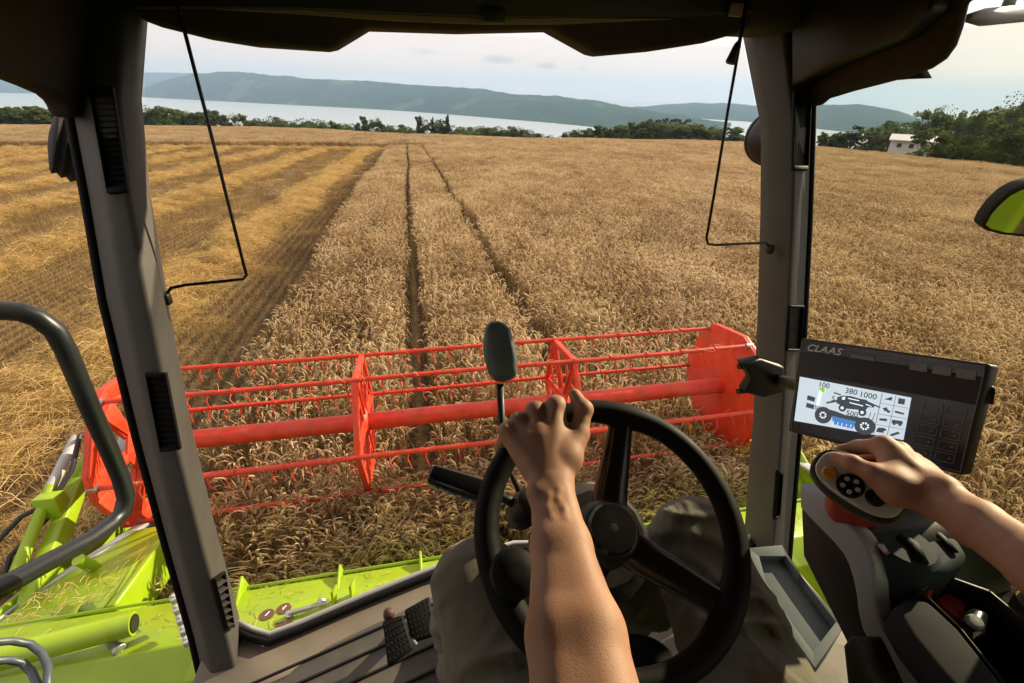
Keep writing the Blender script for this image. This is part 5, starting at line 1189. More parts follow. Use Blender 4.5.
# thumb: leaves the side of the palm, lies on the rim
tA = px_d(567, 459, 0.605); tB = px_d(579, 434, 0.622); tC = px_d(583.5, 409.5, 0.632); tD = px_d(574.5, 394.5, 0.640)
skin.chain([mixp(LW, tA, 0.55), tA, tB], [0.0165, 0.0165, 0.0135], 0.010); skin.chain([tB, tC, tD], [0.0122, 0.0112, 0.0082], 0.004)
skin.ell(tC, (0.0122, 0.0122, 0.0122), 0.005)
skin.cone(tA, mixp(li, LW, 0.25)+pd*0.006, 0.013, 0.012, 0.014)            # web between thumb and index
# forearm: radius and ulna side by side, muscle belly towards the elbow
LEl = px_d(598, 775, 0.475)
def across(a, b):
    t = (b-a)/np.linalg.norm(b-a); m = (a+b)/2-EYE; s = np.cross(t, m); return s/np.linalg.norm(s)
sL = across(LW, LEl)
if np.dot(sL, _ix) < 0: sL = -sL
def fore(S, W, E, s, half, rad, k=0.012):
    T = (0.0, 0.28, 0.62, 1.0)
    for i in range(3):
        for g in (-1, 1):
            w0, w1 = half[i]-rad[i], half[i+1]-rad[i+1]
            S.cone(mixp(W, E, T[i])+s*w0*g, mixp(W, E, T[i+1])+s*w1*g, rad[i], rad[i+1], k)
fore(skin, LW, LEl, sL, (0.0255, 0.0305, 0.0435, 0.048), (0.0170, 0.0215, 0.0300, 0.0330))
skin.ell(LW+sL*-0.019+(EYE-LW)/np.linalg.norm(EYE-LW)*0.012, (0.009, 0.009, 0.009), 0.014)   # ulna head
def vein(S, W, E, s, offs, t0, t1, rads):
    pts = []; n = len(offs)
    for k, o in enumerate(offs):
        t = t0+(t1-t0)*k/(n-1); c = mixp(W, E, t)+s*o; to = EYE-c; ax = (E-W)/np.linalg.norm(E-W); to -= ax*np.dot(to, ax); to /= np.linalg.norm(to)
        pts.append(c+to*(np.interp(t, (0, .28, .62, 1), rads)-0.0017))
    for e_ in (0, n-1): pts[e_] = pts[e_]-(EYE-pts[e_])/np.linalg.norm(EYE-pts[e_])*0.0045
    for k in range(n-1): S.cone(pts[k], pts[k+1], 0.0019, 0.0019, 0.005)
vein(skin, LW, LEl, sL, (0.004, 0.008, 0.005, 0.010, 0.010, 0.009), 0.0, 0.27, (0.0170, 0.0215, 0.0300, 0.0330))
vein(skin, LW, LEl, sL, (-0.007, -0.004, -0.008, -0.004, -0.002), 0.02, 0.27, (0.0170, 0.0215, 0.0300, 0.0330))
VL, QL = skin.mesh(0.0022)

# ---- right arm and hand over the joystick
sk2 = SDF()
RW = px_d(936, 496, 0.815)
mI, mM, mR_, mLt = px_d(883, 446, 0.845), px_d(899, 452, 0.868), px_d(912, 462, 0.885), px_d(920, 474, 0.895)
for nm, m, pts, rk, r in (('index', mI, [px_d(859, 447, 0.872), px_d(843, 451, 0.876), px_d(832, 458.5, 0.868)], 0.0122, 0.0095),
                          ('middle', mM, [px_d(872, 455, 0.905), px_d(858, 464, 0.910), px_d(850, 472, 0.898)], 0.0122, 0.0098),
                          ('ring', mR_, [px_d(888, 469, 0.925), px_d(872, 477, 0.922), px_d(866, 484, 0.905)], 0.0115, 0.0092),
                          ('little', mLt, [px_d(900, 483, 0.925), px_d(888, 490, 0.920), px_d(882, 495, 0.905)], 0.0105, 0.0082)):
    sk2.chain([m]+pts, [rk*0.95, r*1.08, r*0.95, r*0.84], 0.004); sk2.ell(m, (rk*1.02,)*3, 0.006)
    sk2.cone(mixp(RW, m, 0.10), m, 0.0160, rk*1.0, 0.010)
    up_d = np.array([-0.25, -0.2, 0.95]); sk2.cone(mixp(RW, m, 0.25)+up_d*0.0150, m+up_d*0.0085, 0.0035, 0.0045, 0.008)
rA = px_d(898, 489, 0.800); rB = px_d(874, 474, 0.797); rC = px_d(852, 463.5, 0.808); rD = px_d(836.5, 458, 0.820)
sk2.chain([mixp(RW, rA, 0.35), rA, rB], [0.018, 0.0185, 0.0140], 0.012); sk2.chain([rB, rC, rD], [0.0128, 0.0108, 0.0088], 0.004); sk2.ell(rC, (0.0114,)*3, 0.005)
sk2.cone(rA, mixp(mI, RW, 0.3), 0.016, 0.014, 0.016); sk2.cone(mixp(rA, rB, 0.5), mixp(mI, RW, 0.15), 0.010, 0.012, 0.014)
pr_ = (mI+mLt)/2*0.55+RW*0.45; sk2.cone(pr_+np.array([0.01, 0.0, -0.012]), RW, 0.026, 0.022, 0.02)
REl = px_d(1150, 640, 0.655)
sR = across(RW, REl)
if np.dot(sR, _iy) > 0: sR = -sR
fore(sk2, RW, REl, sR, (0.0258, 0.0250, 0.0275, 0.031), (0.0182, 0.0188, 0.0210, 0.0235))
sk2.ell(RW+sR*0.016+(EYE-RW)/np.linalg.norm(EYE-RW)*0.012, (0.009,)*3, 0.014)
vein(sk2, RW, REl, sR, (0.003, -0.003, 0.002, -0.004, 0.003), 0.02, 0.55, (0.0182, 0.0188, 0.0210, 0.0235))
VR, QR = sk2.mesh(0.0024)

# ---- upper arms, neck, head (behind the camera) join the forearms into one body
bd = SDF(); SHL, SHR = Eo(0.045, -0.075, -0.315), Eo(0.420, -0.075, -0.315); NK = Eo(0.23, -0.13, -0.22); HD = Eo(0.235, -0.125, -0.035)
bd.cone(mixp(LW, LEl, 0.90), LEl, 0.036, 0.041, 0.02).cone(LEl, SHL, 0.041, 0.055, 0.02).cone(mixp(RW, REl, 0.90), REl, 0.037, 0.042, 0.02).cone(REl, SHR, 0.042, 0.055, 0.02)
bd.cone(SHL, NK, 0.055, 0.05, 0.04).cone(SHR, NK, 0.055, 0.05, 0.04).cone(NK, HD-[0, 0, 0.06], 0.052, 0.050, 0.02)
bd.cone(Eo(0.23, -0.14, -0.32), Eo(0.23, -0.13, -0.72), 0.12, 0.12, 0.06)
bd.ell(HD+[0, 0, 0.02], (0.074, 0.092, 0.098), 0.02).ell(HD+[0, 0.038, -0.045], (0.052, 0.052, 0.062), 0.025)
bd.cone(HD+[0, 0.088, 0.010], HD+[0, 0.106, -0.028], 0.008, 0.013, 0.010)                      # nose
for g in (-1, 1):
    bd.ell(HD+[g*0.076, -0.008, -0.012], (0.010, 0.018, 0.030), 0.006); bd.cone(HD+[g*0.014, 0.090, 0.026], HD+[g*0.048, 0.078, 0.026], 0.007, 0.006, 0.010)
bd.cone(HD+[-0.02, 0.088, -0.060], HD+[0.02, 0.088, -0.060], 0.007, 0.007, 0.006)
VB, QB = bd.mesh(0.0075)
skin_m = bpy.data.materials.new('skin'); skin_m.use_nodes = True; nt = skin_m.node_tree; b = nt.nodes['Principled BSDF']
tcx = nt.nodes.new('ShaderNodeTexCoord'); n1 = nt.nodes.new('ShaderNodeTexNoise'); n1.inputs['Scale'].default_value = 17; n1.inputs['Detail'].default_value = 6
n2 = nt.nodes.new('ShaderNodeTexNoise'); n2.inputs['Scale'].default_value = 150; n2.inputs['Detail'].default_value = 8
n4 = nt.nodes.new('ShaderNodeTexVoronoi'); n4.inputs['Scale'].default_value = 700
for q in (n1, n2, n4): nt.links.new(tcx.outputs['Object'], q.inputs['Vector'])
crm = nt.nodes.new('ShaderNodeValToRGB'); e = crm.color_ramp.elements; e[0].position = 0.3; e[0].color = (0.34, 0.170, 0.105, 1); e[1].position = 0.7; e[1].color = (0.47, 0.265, 0.175, 1)
nt.links.new(n1.outputs['Fac'], crm.inputs[0]); nt.links.new(crm.outputs[0], b.inputs['Base Color'])
b.inputs['Roughness'].default_value = 0.58; b.inputs['Specular IOR Level'].default_value = 0.35; b.inputs['Subsurface Weight'].default_value = 0.18; b.inputs['Subsurface Radius'].default_value = (0.010, 0.0045, 0.002); b.inputs['Subsurface Scale'].default_value = 0.6
bp = nt.nodes.new('ShaderNodeBump'); bp.inputs['Strength'].default_value = 0.22; bp.inputs['Distance'].default_value = 0.0012
mxm = nt.nodes.new('ShaderNodeMath'); mxm.operation = 'MULTIPLY'; nt.links.new(n2.outputs['Fac'], mxm.inputs[0]); nt.links.new(n4.outputs['Distance'], mxm.inputs[1]); nt.links.new(mxm.outputs[0], bp.inputs['Height']); nt.links.new(bp.outputs[0], b.inputs['Normal'])
V = np.concatenate([VL, VR, VB]); Q = np.concatenate([QL, QR+len(VL), QB+len(VL)+len(VR)])
me = np_mesh('person', V, Q, skin_m, True); person = bpy.data.objects.new('person', me); COL.objects.link(person); person['_org'] = (0.0, 0.0, 0.0)
tag(person, 'driver in dark grey-olive work trousers, bare forearms, steering with one hand on the wheel', 'person')
# thumbnails and an index nail
def nail(tip, base, toward, w, l):
    ax = tip-base; ax /= np.linalg.norm(ax); up = toward-ax*np.dot(toward, ax); up /= np.linalg.norm(up); s = np.cross(ax, up); g = []
    for i in range(6):
        u = i/5; row = []
        for j in range(7):
            v = j/6*2-1; row.append(tip+ax*(l*(u-0.62))+s*w*v*(1-0.25*abs(2*u-1)**3)+up*(0.0084-0.0030*v*v-0.0012*u*u))
        g.append(row)
    return MB().sheet(g).build('thumbnail', mat('nail', (0.55, 0.33, 0.24), 0.3, var=0.05), person, smooth='all', solid=0.0008)
nail(rD, rC, (EYE-rD)+np.array([0, 0, 0.35]), 0.0058, 0.012)
# clothes: T-shirt, trousers, boots
ts = SDF(); ts.cone(mixp(SHL, LEl, 0.62), SHL, 0.060, 0.068, 0.02).cone(mixp(SHR, REl, 0.62), SHR, 0.060, 0.068, 0.02).cone(SHL+[0.02, -0.01, 0], SHR-[0.02, 0.01, 0], 0.070, 0.070, 0.04)
ts.cone(Eo(0.17, -0.15, -0.42), Eo(0.17, -0.15, -0.78), 0.115, 0.110, 0.06).cone(Eo(0.29, -0.15, -0.42), Eo(0.29, -0.15, -0.78), 0.115, 0.110, 0.06).cone(Eo(0.23, -0.14, -0.30), Eo(0.23, -0.15, -0.5), 0.085, 0.11, 0.05)
Vt, Qt = ts.mesh(0.010)
o = bpy.data.objects.new('shirt', np_mesh('shirt', Vt, Qt, mat('shirt_cloth', (0.035, 0.04, 0.05), 0.9, bump=0.3, bscale=500), True)); COL.objects.link(o); attach(o, person)
HL, HR = Eo(0.135, -0.13, -0.735), Eo(0.325, -0.13, -0.735)
KL, KR = Eo(0.056, 0.455, -0.668), Eo(0.415, 0.455, -0.655); AL, AR = Eo(0.035, 0.58, -1.13), Eo(0.345, 0.60, -1.13)
trs = SDF()
trs.chain([HL, mixp(HL, KL, 0.5), KL], [0.105, 0.088, 0.066], 0.05); trs.chain([KL, mixp(KL, AL, 0.35), AL], [0.066, 0.066, 0.058], 0.03)
trs.chain([HR, mixp(HR, KR, 0.5), KR], [0.105, 0.090, 0.068], 0.05); trs.chain([KR, mixp(KR, AR, 0.35), AR], [0.068, 0.066, 0.058], 0.03)
trs.cone(HL, HR, 0.11, 0.11, 0.06); trs.cone(Eo(0.16, -0.14, -0.72), Eo(0.30, -0.14, -0.72), 0.12, 0.12, 0.05)
def folds(X):
    x, y, z = X[..., 0], X[..., 1], X[..., 2]-3.6
    kd = np.minimum(np.linalg.norm(X-KL, axis=-1), np.linalg.norm(X-KR, axis=-1))
    w1 = np.sin(23*x+17*z+3*y)+0.7*np.sin(41*y-19*x+8*z); w2 = np.sin(13*z+29*y)+0.6*np.sin(31*x+11*z)
    crease = lambda t: (1-np.abs(np.sin(t)))**1.5-0.35            # sharp ridges with broad valleys between
    a = crease(46*y+40*z+12*x+1.3*w1)*0.0120*np.exp(-((kd-0.14)/0.085)**2)*(0.55+0.45*np.sin(9*x+13*y+2*w2))
    b_ = crease(66*x+14*y+6*z+1.3*w2)*0.0150*np.clip((-z-0.69)*6, 0, 1)*(0.6+0.4*np.sin(17*z+4*w1))
    c_ = crease(50*x-58*y+38*z+1.5*w1)*0.0130*np.clip((0.40-y)*8, 0, 1)*(0.55+0.45*np.sin(15*y-9*x+w2))
    return -(a+b_+c_)
Vt, Qt = trs.mesh(0.0058, fold=folds)
def cloth_mat():
    m = mat('trouser_cloth', (0.130, 0.120, 0.086), 0.92, var=0.14, scale=22, bump=0.35, bscale=900, spec=0.2, sheen=0.2); nt = m.node_tree; b = nt.nodes['Principled BSDF']
    old = b.inputs['Normal'].links[0].from_node; t = nt.nodes.new('ShaderNodeTexCoord'); n = nt.nodes.new('ShaderNodeTexNoise')
    n.inputs['Scale'].default_value = 7; n.inputs['Detail'].default_value = 2; n.inputs['Roughness'].default_value = 0.45; n.inputs['Distortion'].default_value = 0.7
    mp_ = nt.nodes.new('ShaderNodeMapping'); mp_.inputs['Scale'].default_value = (1.6, 1.0, 0.7); nt.links.new(t.outputs['Object'], mp_.inputs['Vector']); nt.links.new(mp_.outputs[0], n.inputs['Vector'])
    bp = nt.nodes.new('ShaderNodeBump'); bp.inputs['Strength'].default_value = 0.6; bp.inputs['Distance'].default_value = 0.05
    nt.links.new(n.outputs['Fac'], bp.inputs['Height']); nt.links.new(bp.outputs[0], old.inputs['Normal']); return m
o = bpy.data.objects.new('trousers', np_mesh('trousers', Vt, Qt, cloth_mat(), True)); COL.objects.link(o); attach(o, person)
pk = MB()
for a_, b_ in ((P(461, 662, d=0.80), P(505, 690, d=0.74)),): pass
for A in (AL, AR):
    sh = SDF(); sh.chain([A+[0, 0, 0.03], A+[0, 0.01, -0.055]], [0.050, 0.046], 0.02); sh.chain([A+[0, 0, -0.065], A+[0, 0.10, -0.080], A+[0, 0.17, -0.085]], [0.040, 0.038, 0.032], 0.02)
    Vt, Qt = sh.mesh(0.008); Vt[:, 2] = np.maximum(Vt[:, 2], 3.6-1.255)
    o = bpy.data.objects.new('boot', np_mesh('boot', Vt, Qt, M['blacksoft'], True)); COL.objects.link(o); attach(o, person)
hr = SDF(); hr.ell(HD+[0, -0.012, 0.038], (0.080, 0.094, 0.090), 0.02); Vt, Qt = hr.mesh(0.008); keep = Vt[:, 2] > HD[2]+0.0
Vt[:, 2] = np.where(Vt[:, 1] > HD[1]+0.05, np.maximum(Vt[:, 2], HD[2]+0.065), np.maximum(Vt[:, 2], HD[2]-0.03))
o = bpy.data.objects.new('hair', np_mesh('hair', Vt, Qt, mat('brown_hair', (0.05, 0.03, 0.018), 0.7, stretch=(1, 1, 0.2)), True)); COL.objects.link(o); attach(o, person)
ey = MB()
for g in (-1, 1): ey.lathe([(0.0, -0.011), (0.008, -0.008), (0.011, 0), (0.008, 0.008), (0.0, 0.011)], HD+[g*0.031, 0.080, 0.008], (0, 1, 0), 14)
ey.build('eyes', M['white'], person, smooth='all')
# ================================================================== TREES AND THE WHITE HOUSE BEYOND THE FIELD
LEAF = plant_mat('tree_leaves', [(0.034, 0.055, 0.018), (0.080, 0.115, 0.030), (0.125, 0.160, 0.040), (0.19, 0.21, 0.055)], trans=0.42, rough=0.8)
LEAFD = plant_mat('conifer_needles', [(0.012, 0.022, 0.012), (0.022, 0.038, 0.016), (0.036, 0.054, 0.022), (0.055, 0.075, 0.030)], trans=0.12, rough=0.85)
LEAFL = plant_mat('pale_leaves', [(0.045, 0.070, 0.018), (0.085, 0.115, 0.030), (0.120, 0.150, 0.040), (0.170, 0.190, 0.055)], trans=0.32, rough=0.8)
BARK = mat('bark', (0.07, 0.052, 0.038), 0.95, var=0.3, scale=6, bump=0.6, bscale=14, stretch=(1, 1, 0.2))
def crown_mesh(name, blobs, n, leaf, seed, m, pointy=False):
    """leaf-sized faces through the volume of many small boughs, unit height"""
    rng = np.random.default_rng(seed); V = []; T = []; Bl = []
    for (c, r) in blobs:
        for k in range(7):
            v = rng.normal(size=3); v /= np.linalg.norm(v); q = np.array(c)+v*np.array(r)*rng.uniform(0.45, 0.95)
            Bl.append((q, np.array(r)*rng.uniform(0.28, 0.55), rng.normal(0, 0.12)))
    per = max(1, n//len(Bl))
    for c, r, tn in Bl:
        v = rng.normal(size=(per, 3)); v /= np.linalg.norm(v, axis=1)[:, None]; p = c+v*r*rng.uniform(0.5, 1.0, (per, 1))**0.6
        nn = v+rng.normal(0, 0.55, (per, 3)); nn /= np.linalg.norm(nn, axis=1)[:, None]
        a = np.cross(nn, rng.normal(size=(per, 3))); a /= np.linalg.norm(a, axis=1)[:, None]+1e-9; b = np.cross(nn, a); s = leaf*rng.uniform(0.6, 1.3, (per, 1))
        quad = np.stack([p-a*s, p-b*s*0.7, p+a*s, p+b*s*0.7], 1); V.append(quad.reshape(-1, 3)); T.append(np.repeat(np.clip(0.45+tn+rng.normal(0, 0.12, per), 0, 1), 4))
    V = np.concatenate(V); T = np.concatenate(T); Q = np.arange(len(V)).reshape(-1, 4)
    me = np_mesh(name, V, Q, m); at = me.attributes.new('tone', 'FLOAT', 'POINT'); at.data.foreach_set('value', T.astype(np.float32)); return me
def trunk_mesh(seed, top=0.62, r=0.022, limbs=6):
    rng = np.random.default_rng(seed); mb = MB(); mb.tube([(0, 0, -0.05), (0.005, 0, 0.1), (rng.normal(0, .01), rng.normal(0, .01), 0.3), (rng.normal(0, .02), rng.normal(0, .02), top)], [r*1.4, r, r*0.8, r*0.3], 8)
    for k in range(limbs):
        z = rng.uniform(0.22, top*0.9); a = rng.uniform(0, 6.28); l = rng.uniform(0.15, 0.28)
        mb.tube([(0, 0, z), (math.cos(a)*l*0.5, math.sin(a)*l*0.5, z+l*0.35), (math.cos(a)*l, math.sin(a)*l, z+l*0.8)], [r*0.5, r*0.35, r*0.12], 5)
    me = bpy.data.meshes.new('trunk'); me.from_pydata(mb.v, [], mb.f); me.materials.append(BARK); fix_normals(me); return me
def round_blobs(seed, w=0.36, low=0.25):
    rng = np.random.default_rng(seed); B = [((0, 0, 0.60), (w*0.8, w*0.8, 0.34)), ((0, 0, 0.28), (w*0.95, w*0.95, 0.24))]
    for k in range(12):
        a = rng.uniform(0, 6.28); rr = rng.uniform(0.35, 0.85)*w; z = rng.uniform(low*0.3+0.05, 0.85); B.append(((math.cos(a)*rr*(1.15-0.6*max(0, z-0.5)), math.sin(a)*rr*(1.15-0.6*max(0, z-0.5)), z), (w*rng.uniform(0.3, 0.5),)*2+(rng.uniform(0.10, 0.17),)))
    return B
def cone_blobs(seed):
    rng = np.random.default_rng(seed); return [((rng.normal(0, .015), rng.normal(0, .015), z), (0.19*(1.05-z)+0.015,)*2+(0.07,)) for z in np.linspace(0.16, 0.97, 11)]
KIND = {}
for k in range(5): KIND['round%d' % k] = (crown_mesh('crown', round_blobs(40+k, (0.34, 0.40, 0.30, 0.30, 0.38)[k], (0.2, 0.1, 0.25, 0.05, 0.15)[k]), 7500, 0.023, 60+k, LEAF), trunk_mesh(k))
KIND['pale'] = (crown_mesh('crown', round_blobs(50, 0.38, 0.1), 7500, 0.022, 70, LEAFL), trunk_mesh(9))
KIND['bush'] = (crown_mesh('crown', [((0, 0, 0.45), (0.55, 0.55, 0.42)), ((0.35, 0.1, 0.35), (0.35, 0.35, 0.3)), ((-0.4, 0.1, 0.35), (0.4, 0.4, 0.3)), ((0.1, -0.3, 0.5), (0.35, 0.35, 0.4))], 4200, 0.032, 71, LEAF), trunk_mesh(10, 0.5, 0.03))
KIND['bushpale'] = (crown_mesh('crown', [((0, 0, 0.45), (0.6, 0.6, 0.42)), ((0.4, 0.1, 0.35), (0.35, 0.35, 0.3)), ((-0.4, 0.1, 0.35), (0.4, 0.4, 0.3))], 4000, 0.032, 72, LEAFL), trunk_mesh(11, 0.5, 0.03))
KIND['cone'] = (crown_mesh('crown', cone_blobs(3), 4600, 0.018, 73, LEAFD), trunk_mesh(12, 0.93, 0.014, 3))
KIND['pine'] = (crown_mesh('crown', [((0, 0, 0.84), (0.13, 0.13, 0.12)), ((0.08, 0.03, 0.70), (0.15, 0.15, 0.08)), ((-0.09, 0, 0.62), (0.14, 0.14, 0.07)), ((0.02, 0.06, 0.50), (0.14, 0.14, 0.06))], 3600, 0.017, 74, LEAFD), trunk_mesh(13, 0.85, 0.015, 5))
BIG = {}
for k in range(3): BIG[k] = (crown_mesh('crown', round_blobs(80+k, 0.44, 0.0)+round_blobs(90+k, 0.40, 0.1), 19000, 0.0165, 75+k, LEAF), trunk_mesh(20+k, 0.7, 0.03, 8))
def tree(kind, px, top, d, label, group=None, name='broadleaf_tree', cat='tree', wide=1.0, src=KIND, base=None):
    r = ray(px, top); h = math.hypot(r[0], r[1]); x, y = r[0]/h*d, r[1]/h*d; zt = 3.6+r[2]/h*d
    zb = float(terrain(x, y)) if base is None else base; H = max(zt-zb, 2.0)
    t = thing(name, label, cat, (x, y, zb-0.05), group); t.rotation_euler = (0, 0, random.uniform(0, 6.28)); s = H/1.0
    for me, nm in zip(src[kind], ('crown', 'trunk')):
        o = bpy.data.objects.new(nm, me); COL.objects.link(o); o.parent = t; o.scale = (s*wide, s*wide, s)
    return t
rr = random.Random(5)
G1 = 'trees in the dark row along the lake side of the field'; L1 = 'dark broadleaf tree in the unbroken row by the lake, left field edge'
x = -10
while x < 214:                                                 # unbroken dark row at the left
    tree('round%d' % rr.randrange(5), x, 106.5+1.6*math.sin(x*0.11)+rr.uniform(-1.5, 3.5)+max(0, x-150)*0.05, 225+rr.uniform(-12, 15), L1, G1, wide=1.9)
    x += rr.uniform(7, 11)
tree('pale', 222, 112, 225, 'pale green rounded tree at the right end of the long dark row', wide=1.2)
tree('round1', 236, 112, 228, 'full green tree beside the pale rounded tree at the end of the dark row', wide=1.2)
G2 = 'low bushy trees in front of the water'; L2 = 'low bushy tree in the thin broken line in front of the bright lake'
for px, top in ((248, 120), (256, 121), (268, 116.5), (278, 117), (289, 121), (298, 119), (308, 119.5), (317, 121), (326, 123.5), (343, 123.5), (352, 124), (388, 126), (396, 125), (404, 124.5), (410, 127), (458, 126), (464, 127.5)):
    tree('bush' if rr.random() < 0.6 else 'round%d' % rr.randrange(5), px, top-1.2, 235+rr.uniform(-10, 10), L2, G2, 'bushy_tree', wide=rr.uniform(1.5, 2.0))
tree('round2', 333, 119.5, 230, 'small lone slender tree above the low lakeside bushes')
tree('round3', 362, 114.5, 228, 'left, taller tree of the dark pair above the lakeside bushes', wide=1.2); tree('round1', 375, 117, 230, 'right, lower tree of the dark pair above the lakeside bushes', wide=1.0)
tree('round3', 422, 114.5, 222, 'biggest round dark tree of the central clump at the field edge', wide=1.05); tree('cone', 432, 118, 225, 'short dark conifer squeezed in the middle of the central clump', name='conifer', wide=1.3)
tree('round0', 440, 117.5, 224, 'green tree right of the short conifer in the central clump', wide=1.1); tree('cone', 447, 115.5, 223, 'pointed spruce at the right end of the central clump', name='conifer', wide=1.3)
G3 = 'mid green saplings in the straight band right of the central clump'; L3 = 'mid green young tree in the low straight band right of the central clump'
px = 470
while px < 546:
    tree(rr.choice(('round2', 'round0', 'pale', 'bush')), px, 125.5+max(0, px-515)*0.24+rr.uniform(-1, 1.2), 265+rr.uniform(-8, 8), L3, G3, 'young_tree', wide=1.6); px += rr.uniform(5, 7)
tree('bush', 552, 134, 255, 'tiny bush alone before the gap where the lake shows', name='bush', cat='bush', wide=1.0); tree('bush', 557.5, 135.5, 255, 'smallest bush at the very edge of the lake gap', name='bush', cat='bush', wide=0.8)
G4 = 'trees of the grove right of the lake gap'; L4 = 'mid green leafy tree in the dense grove right of the lake gap'
for px, top in ((568, 132), (576, 130), (585, 129), (594, 128), (602, 125.5), (611, 125), (620, 126), (627, 129), (634, 125), (642, 121.5), (651, 122), (660, 121), (671, 122), (681, 121.5), (690, 123), (699, 124.5), (708, 126.5), (717, 125.5), (726, 126.5), (646, 126), (666, 127), (686, 127), (704, 129), (734, 134), (741, 134.5)):
    tree('round%d' % rr.randrange(5) if rr.random() < 0.7 else 'pale', px, top-1.5, 200+rr.uniform(-8, 22), L4, G4, wide=1.8)
G5 = 'pines in the grove'; L5 = 'dark pine with a thin top poking above the middle of the grove'
for px, top in ((650, 118.5), (658, 119), (666, 117.5), (673, 118.5), (679, 118), (688, 118.5)): tree('pine', px, top, 218, L5, G5, 'pine_tree')
G6 = 'small trees left of the white house'; L6 = 'small tree in the open row left of the white house'
for px, top in ((829, 131), (836, 130.5), (843, 130), (851, 130)): tree('round2', px, top, 175, L6, G6, wide=1.1)
tree('pine', 860, 125, 172, 'thin pointed pine left of the white house', name='pine_tree', wide=1.3)
tree('round0', 878, 123.5, 165, 'rounded tree just left of the white house', wide=1.15); tree('round3', 888, 128, 168, 'low dark tree touching the left end of the white house', wide=1.0)
tree('round4', 908, 118.5, 185, 'broad tree standing behind the white house roof', wide=1.35)
tree(0, 943, 108, 125, 'big spreading broadleaf tree covering the right end of the white house', src=BIG, wide=1.0)
tree(1, 958, 110.5, 118, 'big full tree second to the right of the white house', src=BIG, wide=0.9); tree(2, 983, 111, 112, 'wide tree with sunlit gaps in its crown, third to the right of the house', src=BIG, wide=0.9)
tree(1, 1004, 103, 92, 'tall dark tree near the right edge of the view', src=BIG, wide=0.75); tree(0, 1022, 96, 88, 'tallest dark tree at the right edge of the view', src=BIG, wide=0.8)
tree(2, 1046, 108, 70, 'sunlit bushy tree half cut off by the right edge of the view', src=BIG, wide=0.85)
tree(0, 1024, 118, 72, 'lower sunlit tree in front of the tallest dark tree', src=BIG, wide=0.9)
G7 = 'bushes along the right field edge'; L7 = 'dark low bush under the big trees along the right edge of the field'
for px, top in ((949, 141), (962, 137), (974, 133), (986, 135), (998, 140), (1010, 141), (1020, 146), (1035, 148)): tree('bush', px, top, 92-(px-949)*0.22, L7, G7, 'bush', 'bush', wide=0.9)
tree('round1', 940, 126, 90, 'small leafy tree in front of the right end of the white house', wide=1.3)
# grass strip and track at the right field edge
gs_m = mat('verge_grass', (0.10, 0.12, 0.035), 0.9, var=0.35, scale=1.2, bump=0.5, bscale=8); gv = []
for px, py, d in ((838, 147.5, 120), (866, 147, 120), (890, 148.5, 118), (915, 153.5, 100), (945, 157.5, 84), (975, 164, 72), (1005, 171, 62), (1040, 178, 54)):
    r = ray(px, py); h = math.hypot(r[0], r[1]); c = np.array([r[0]/h*d, r[1]/h*d]); n = np.array([r[0], r[1]])/h
    gv.append([np.array([*(c+n*k), float(terrain(*(c+n*k)))+0.25*(1 if 0 < k < 14 else 0.1)]) for k in (-1.5, 0.5, 5, 10, 16)])
tag(MB().sheet(gv).build('grass_verge', gs_m, smooth='all'), kind='structure')
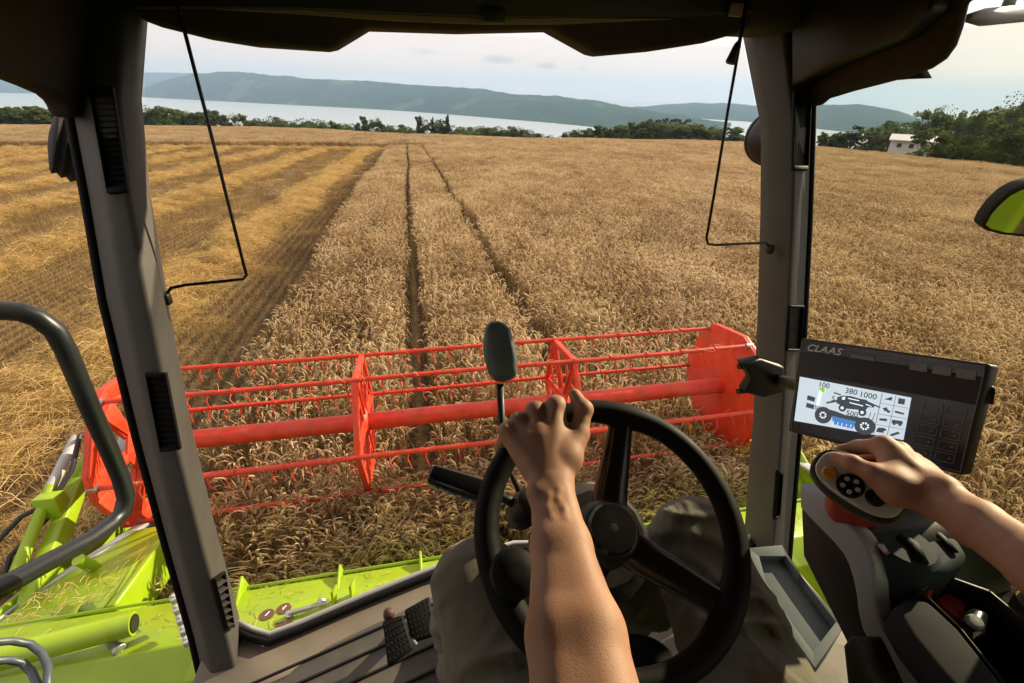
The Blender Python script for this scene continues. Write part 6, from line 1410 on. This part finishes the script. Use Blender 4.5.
# --- the house
r = ray(911, 147); h = math.hypot(r[0], r[1]); hd_ = 98.0; hx, hy2 = r[0]/h*hd_, r[1]/h*hd_
zt = 3.6+ray(911, 136.0)[2]/h*hd_; zw = 3.6+ray(911, 140.5)[2]/h*hd_; zb = float(terrain(hx, hy2))-0.2
house = thing('white_house', 'white wooden house with small windows, half hidden by trees', 'house', (hx, hy2, zb))
ux = np.array([r[1], -r[0], 0])/h; uy = np.array([r[0], r[1], 0])/h; hc = np.array([hx, hy2, 0]); W2_, D2 = 2.7, 2.2
def H(u, v, z): return hc+ux*u+uy*v+np.array([0, 0, z])
WHITE = mat('white_boards', (0.72, 0.73, 0.74), 0.6, var=0.05, scale=0.8, stretch=(1, 1, 14)); ROOFM = mat('pale_roof', (0.60, 0.61, 0.63), 0.6, var=0.1)
wall = MB().prism([H(-W2_, 0, zb), H(W2_, 0, zb), H(W2_, 2*D2, zb), H(-W2_, 2*D2, zb)], (0, 0, zw-zb)).prism([H(-W2_, 0, zw), H(-W2_, D2, zt-0.1), H(-W2_, 2*D2, zw)], ux*2*W2_).build('wall', WHITE, house)
rf = MB()
for a, b in ((-0.5, D2), (2*D2+0.5, D2)): rf.prism([H(-W2_-0.3, a, zw-0.10), H(W2_+0.3, a, zw-0.10), H(W2_+0.3, b, zt), H(-W2_-0.3, b, zt)], (0, 0, 0.12))
rf = rf.build('roof', ROOFM, house)
GL = mat('window_dark', (0.06, 0.07, 0.08), 0.15); nrow = max(1, int((zw-zb)/2.4))
for row in range(2):
    for k in range(3):
        u = -1.5+k*1.5; z = zw-0.75-row*1.5
        if z < zb+0.4: continue
        f = MB()
        for du, dz, w, hh in ((-0.33, 0, 0.07, 0.73), (0.33, 0, 0.07, 0.73), (0, 0.33, 0.66, 0.07), (0, -0.33, 0.66, 0.07)): f.prism([H(u+du-w/2, -0.06, z+dz-hh/2), H(u+du+w/2, -0.06, z+dz-hh/2), H(u+du+w/2, -0.06, z+dz+hh/2), H(u+du-w/2, -0.06, z+dz+hh/2)], uy*0.05)
        f = f.build('window', WHITE, house); MB().prism([H(u-0.30, -0.03, z-0.30), H(u+0.30, -0.03, z-0.30), H(u+0.30, -0.03, z+0.30), H(u-0.30, -0.03, z+0.30)], uy*0.02).build('pane', GL, f)
# two pale boathouses down by the water beside the grove
# ================================================================== HAZE (last: it needs the extents)
hz = MB(); hz.box((0, 0, 75), (27000, 27000, 470)); hm = bpy.data.materials.new('air'); hm.use_nodes = True
nt = hm.node_tree; nt.nodes.clear(); o_ = nt.nodes.new('ShaderNodeOutputMaterial'); pv = nt.nodes.new('ShaderNodeVolumePrincipled')
pv.inputs['Color'].default_value = (0.44, 0.68, 1.0, 1); pv.inputs['Density'].default_value = 0.000105; pv.inputs['Anisotropy'].default_value = 0.1
nt.links.new(pv.outputs[0], o_.inputs['Volume'])
haze = hz.build('haze', hm); tag(haze, kind='stuff')
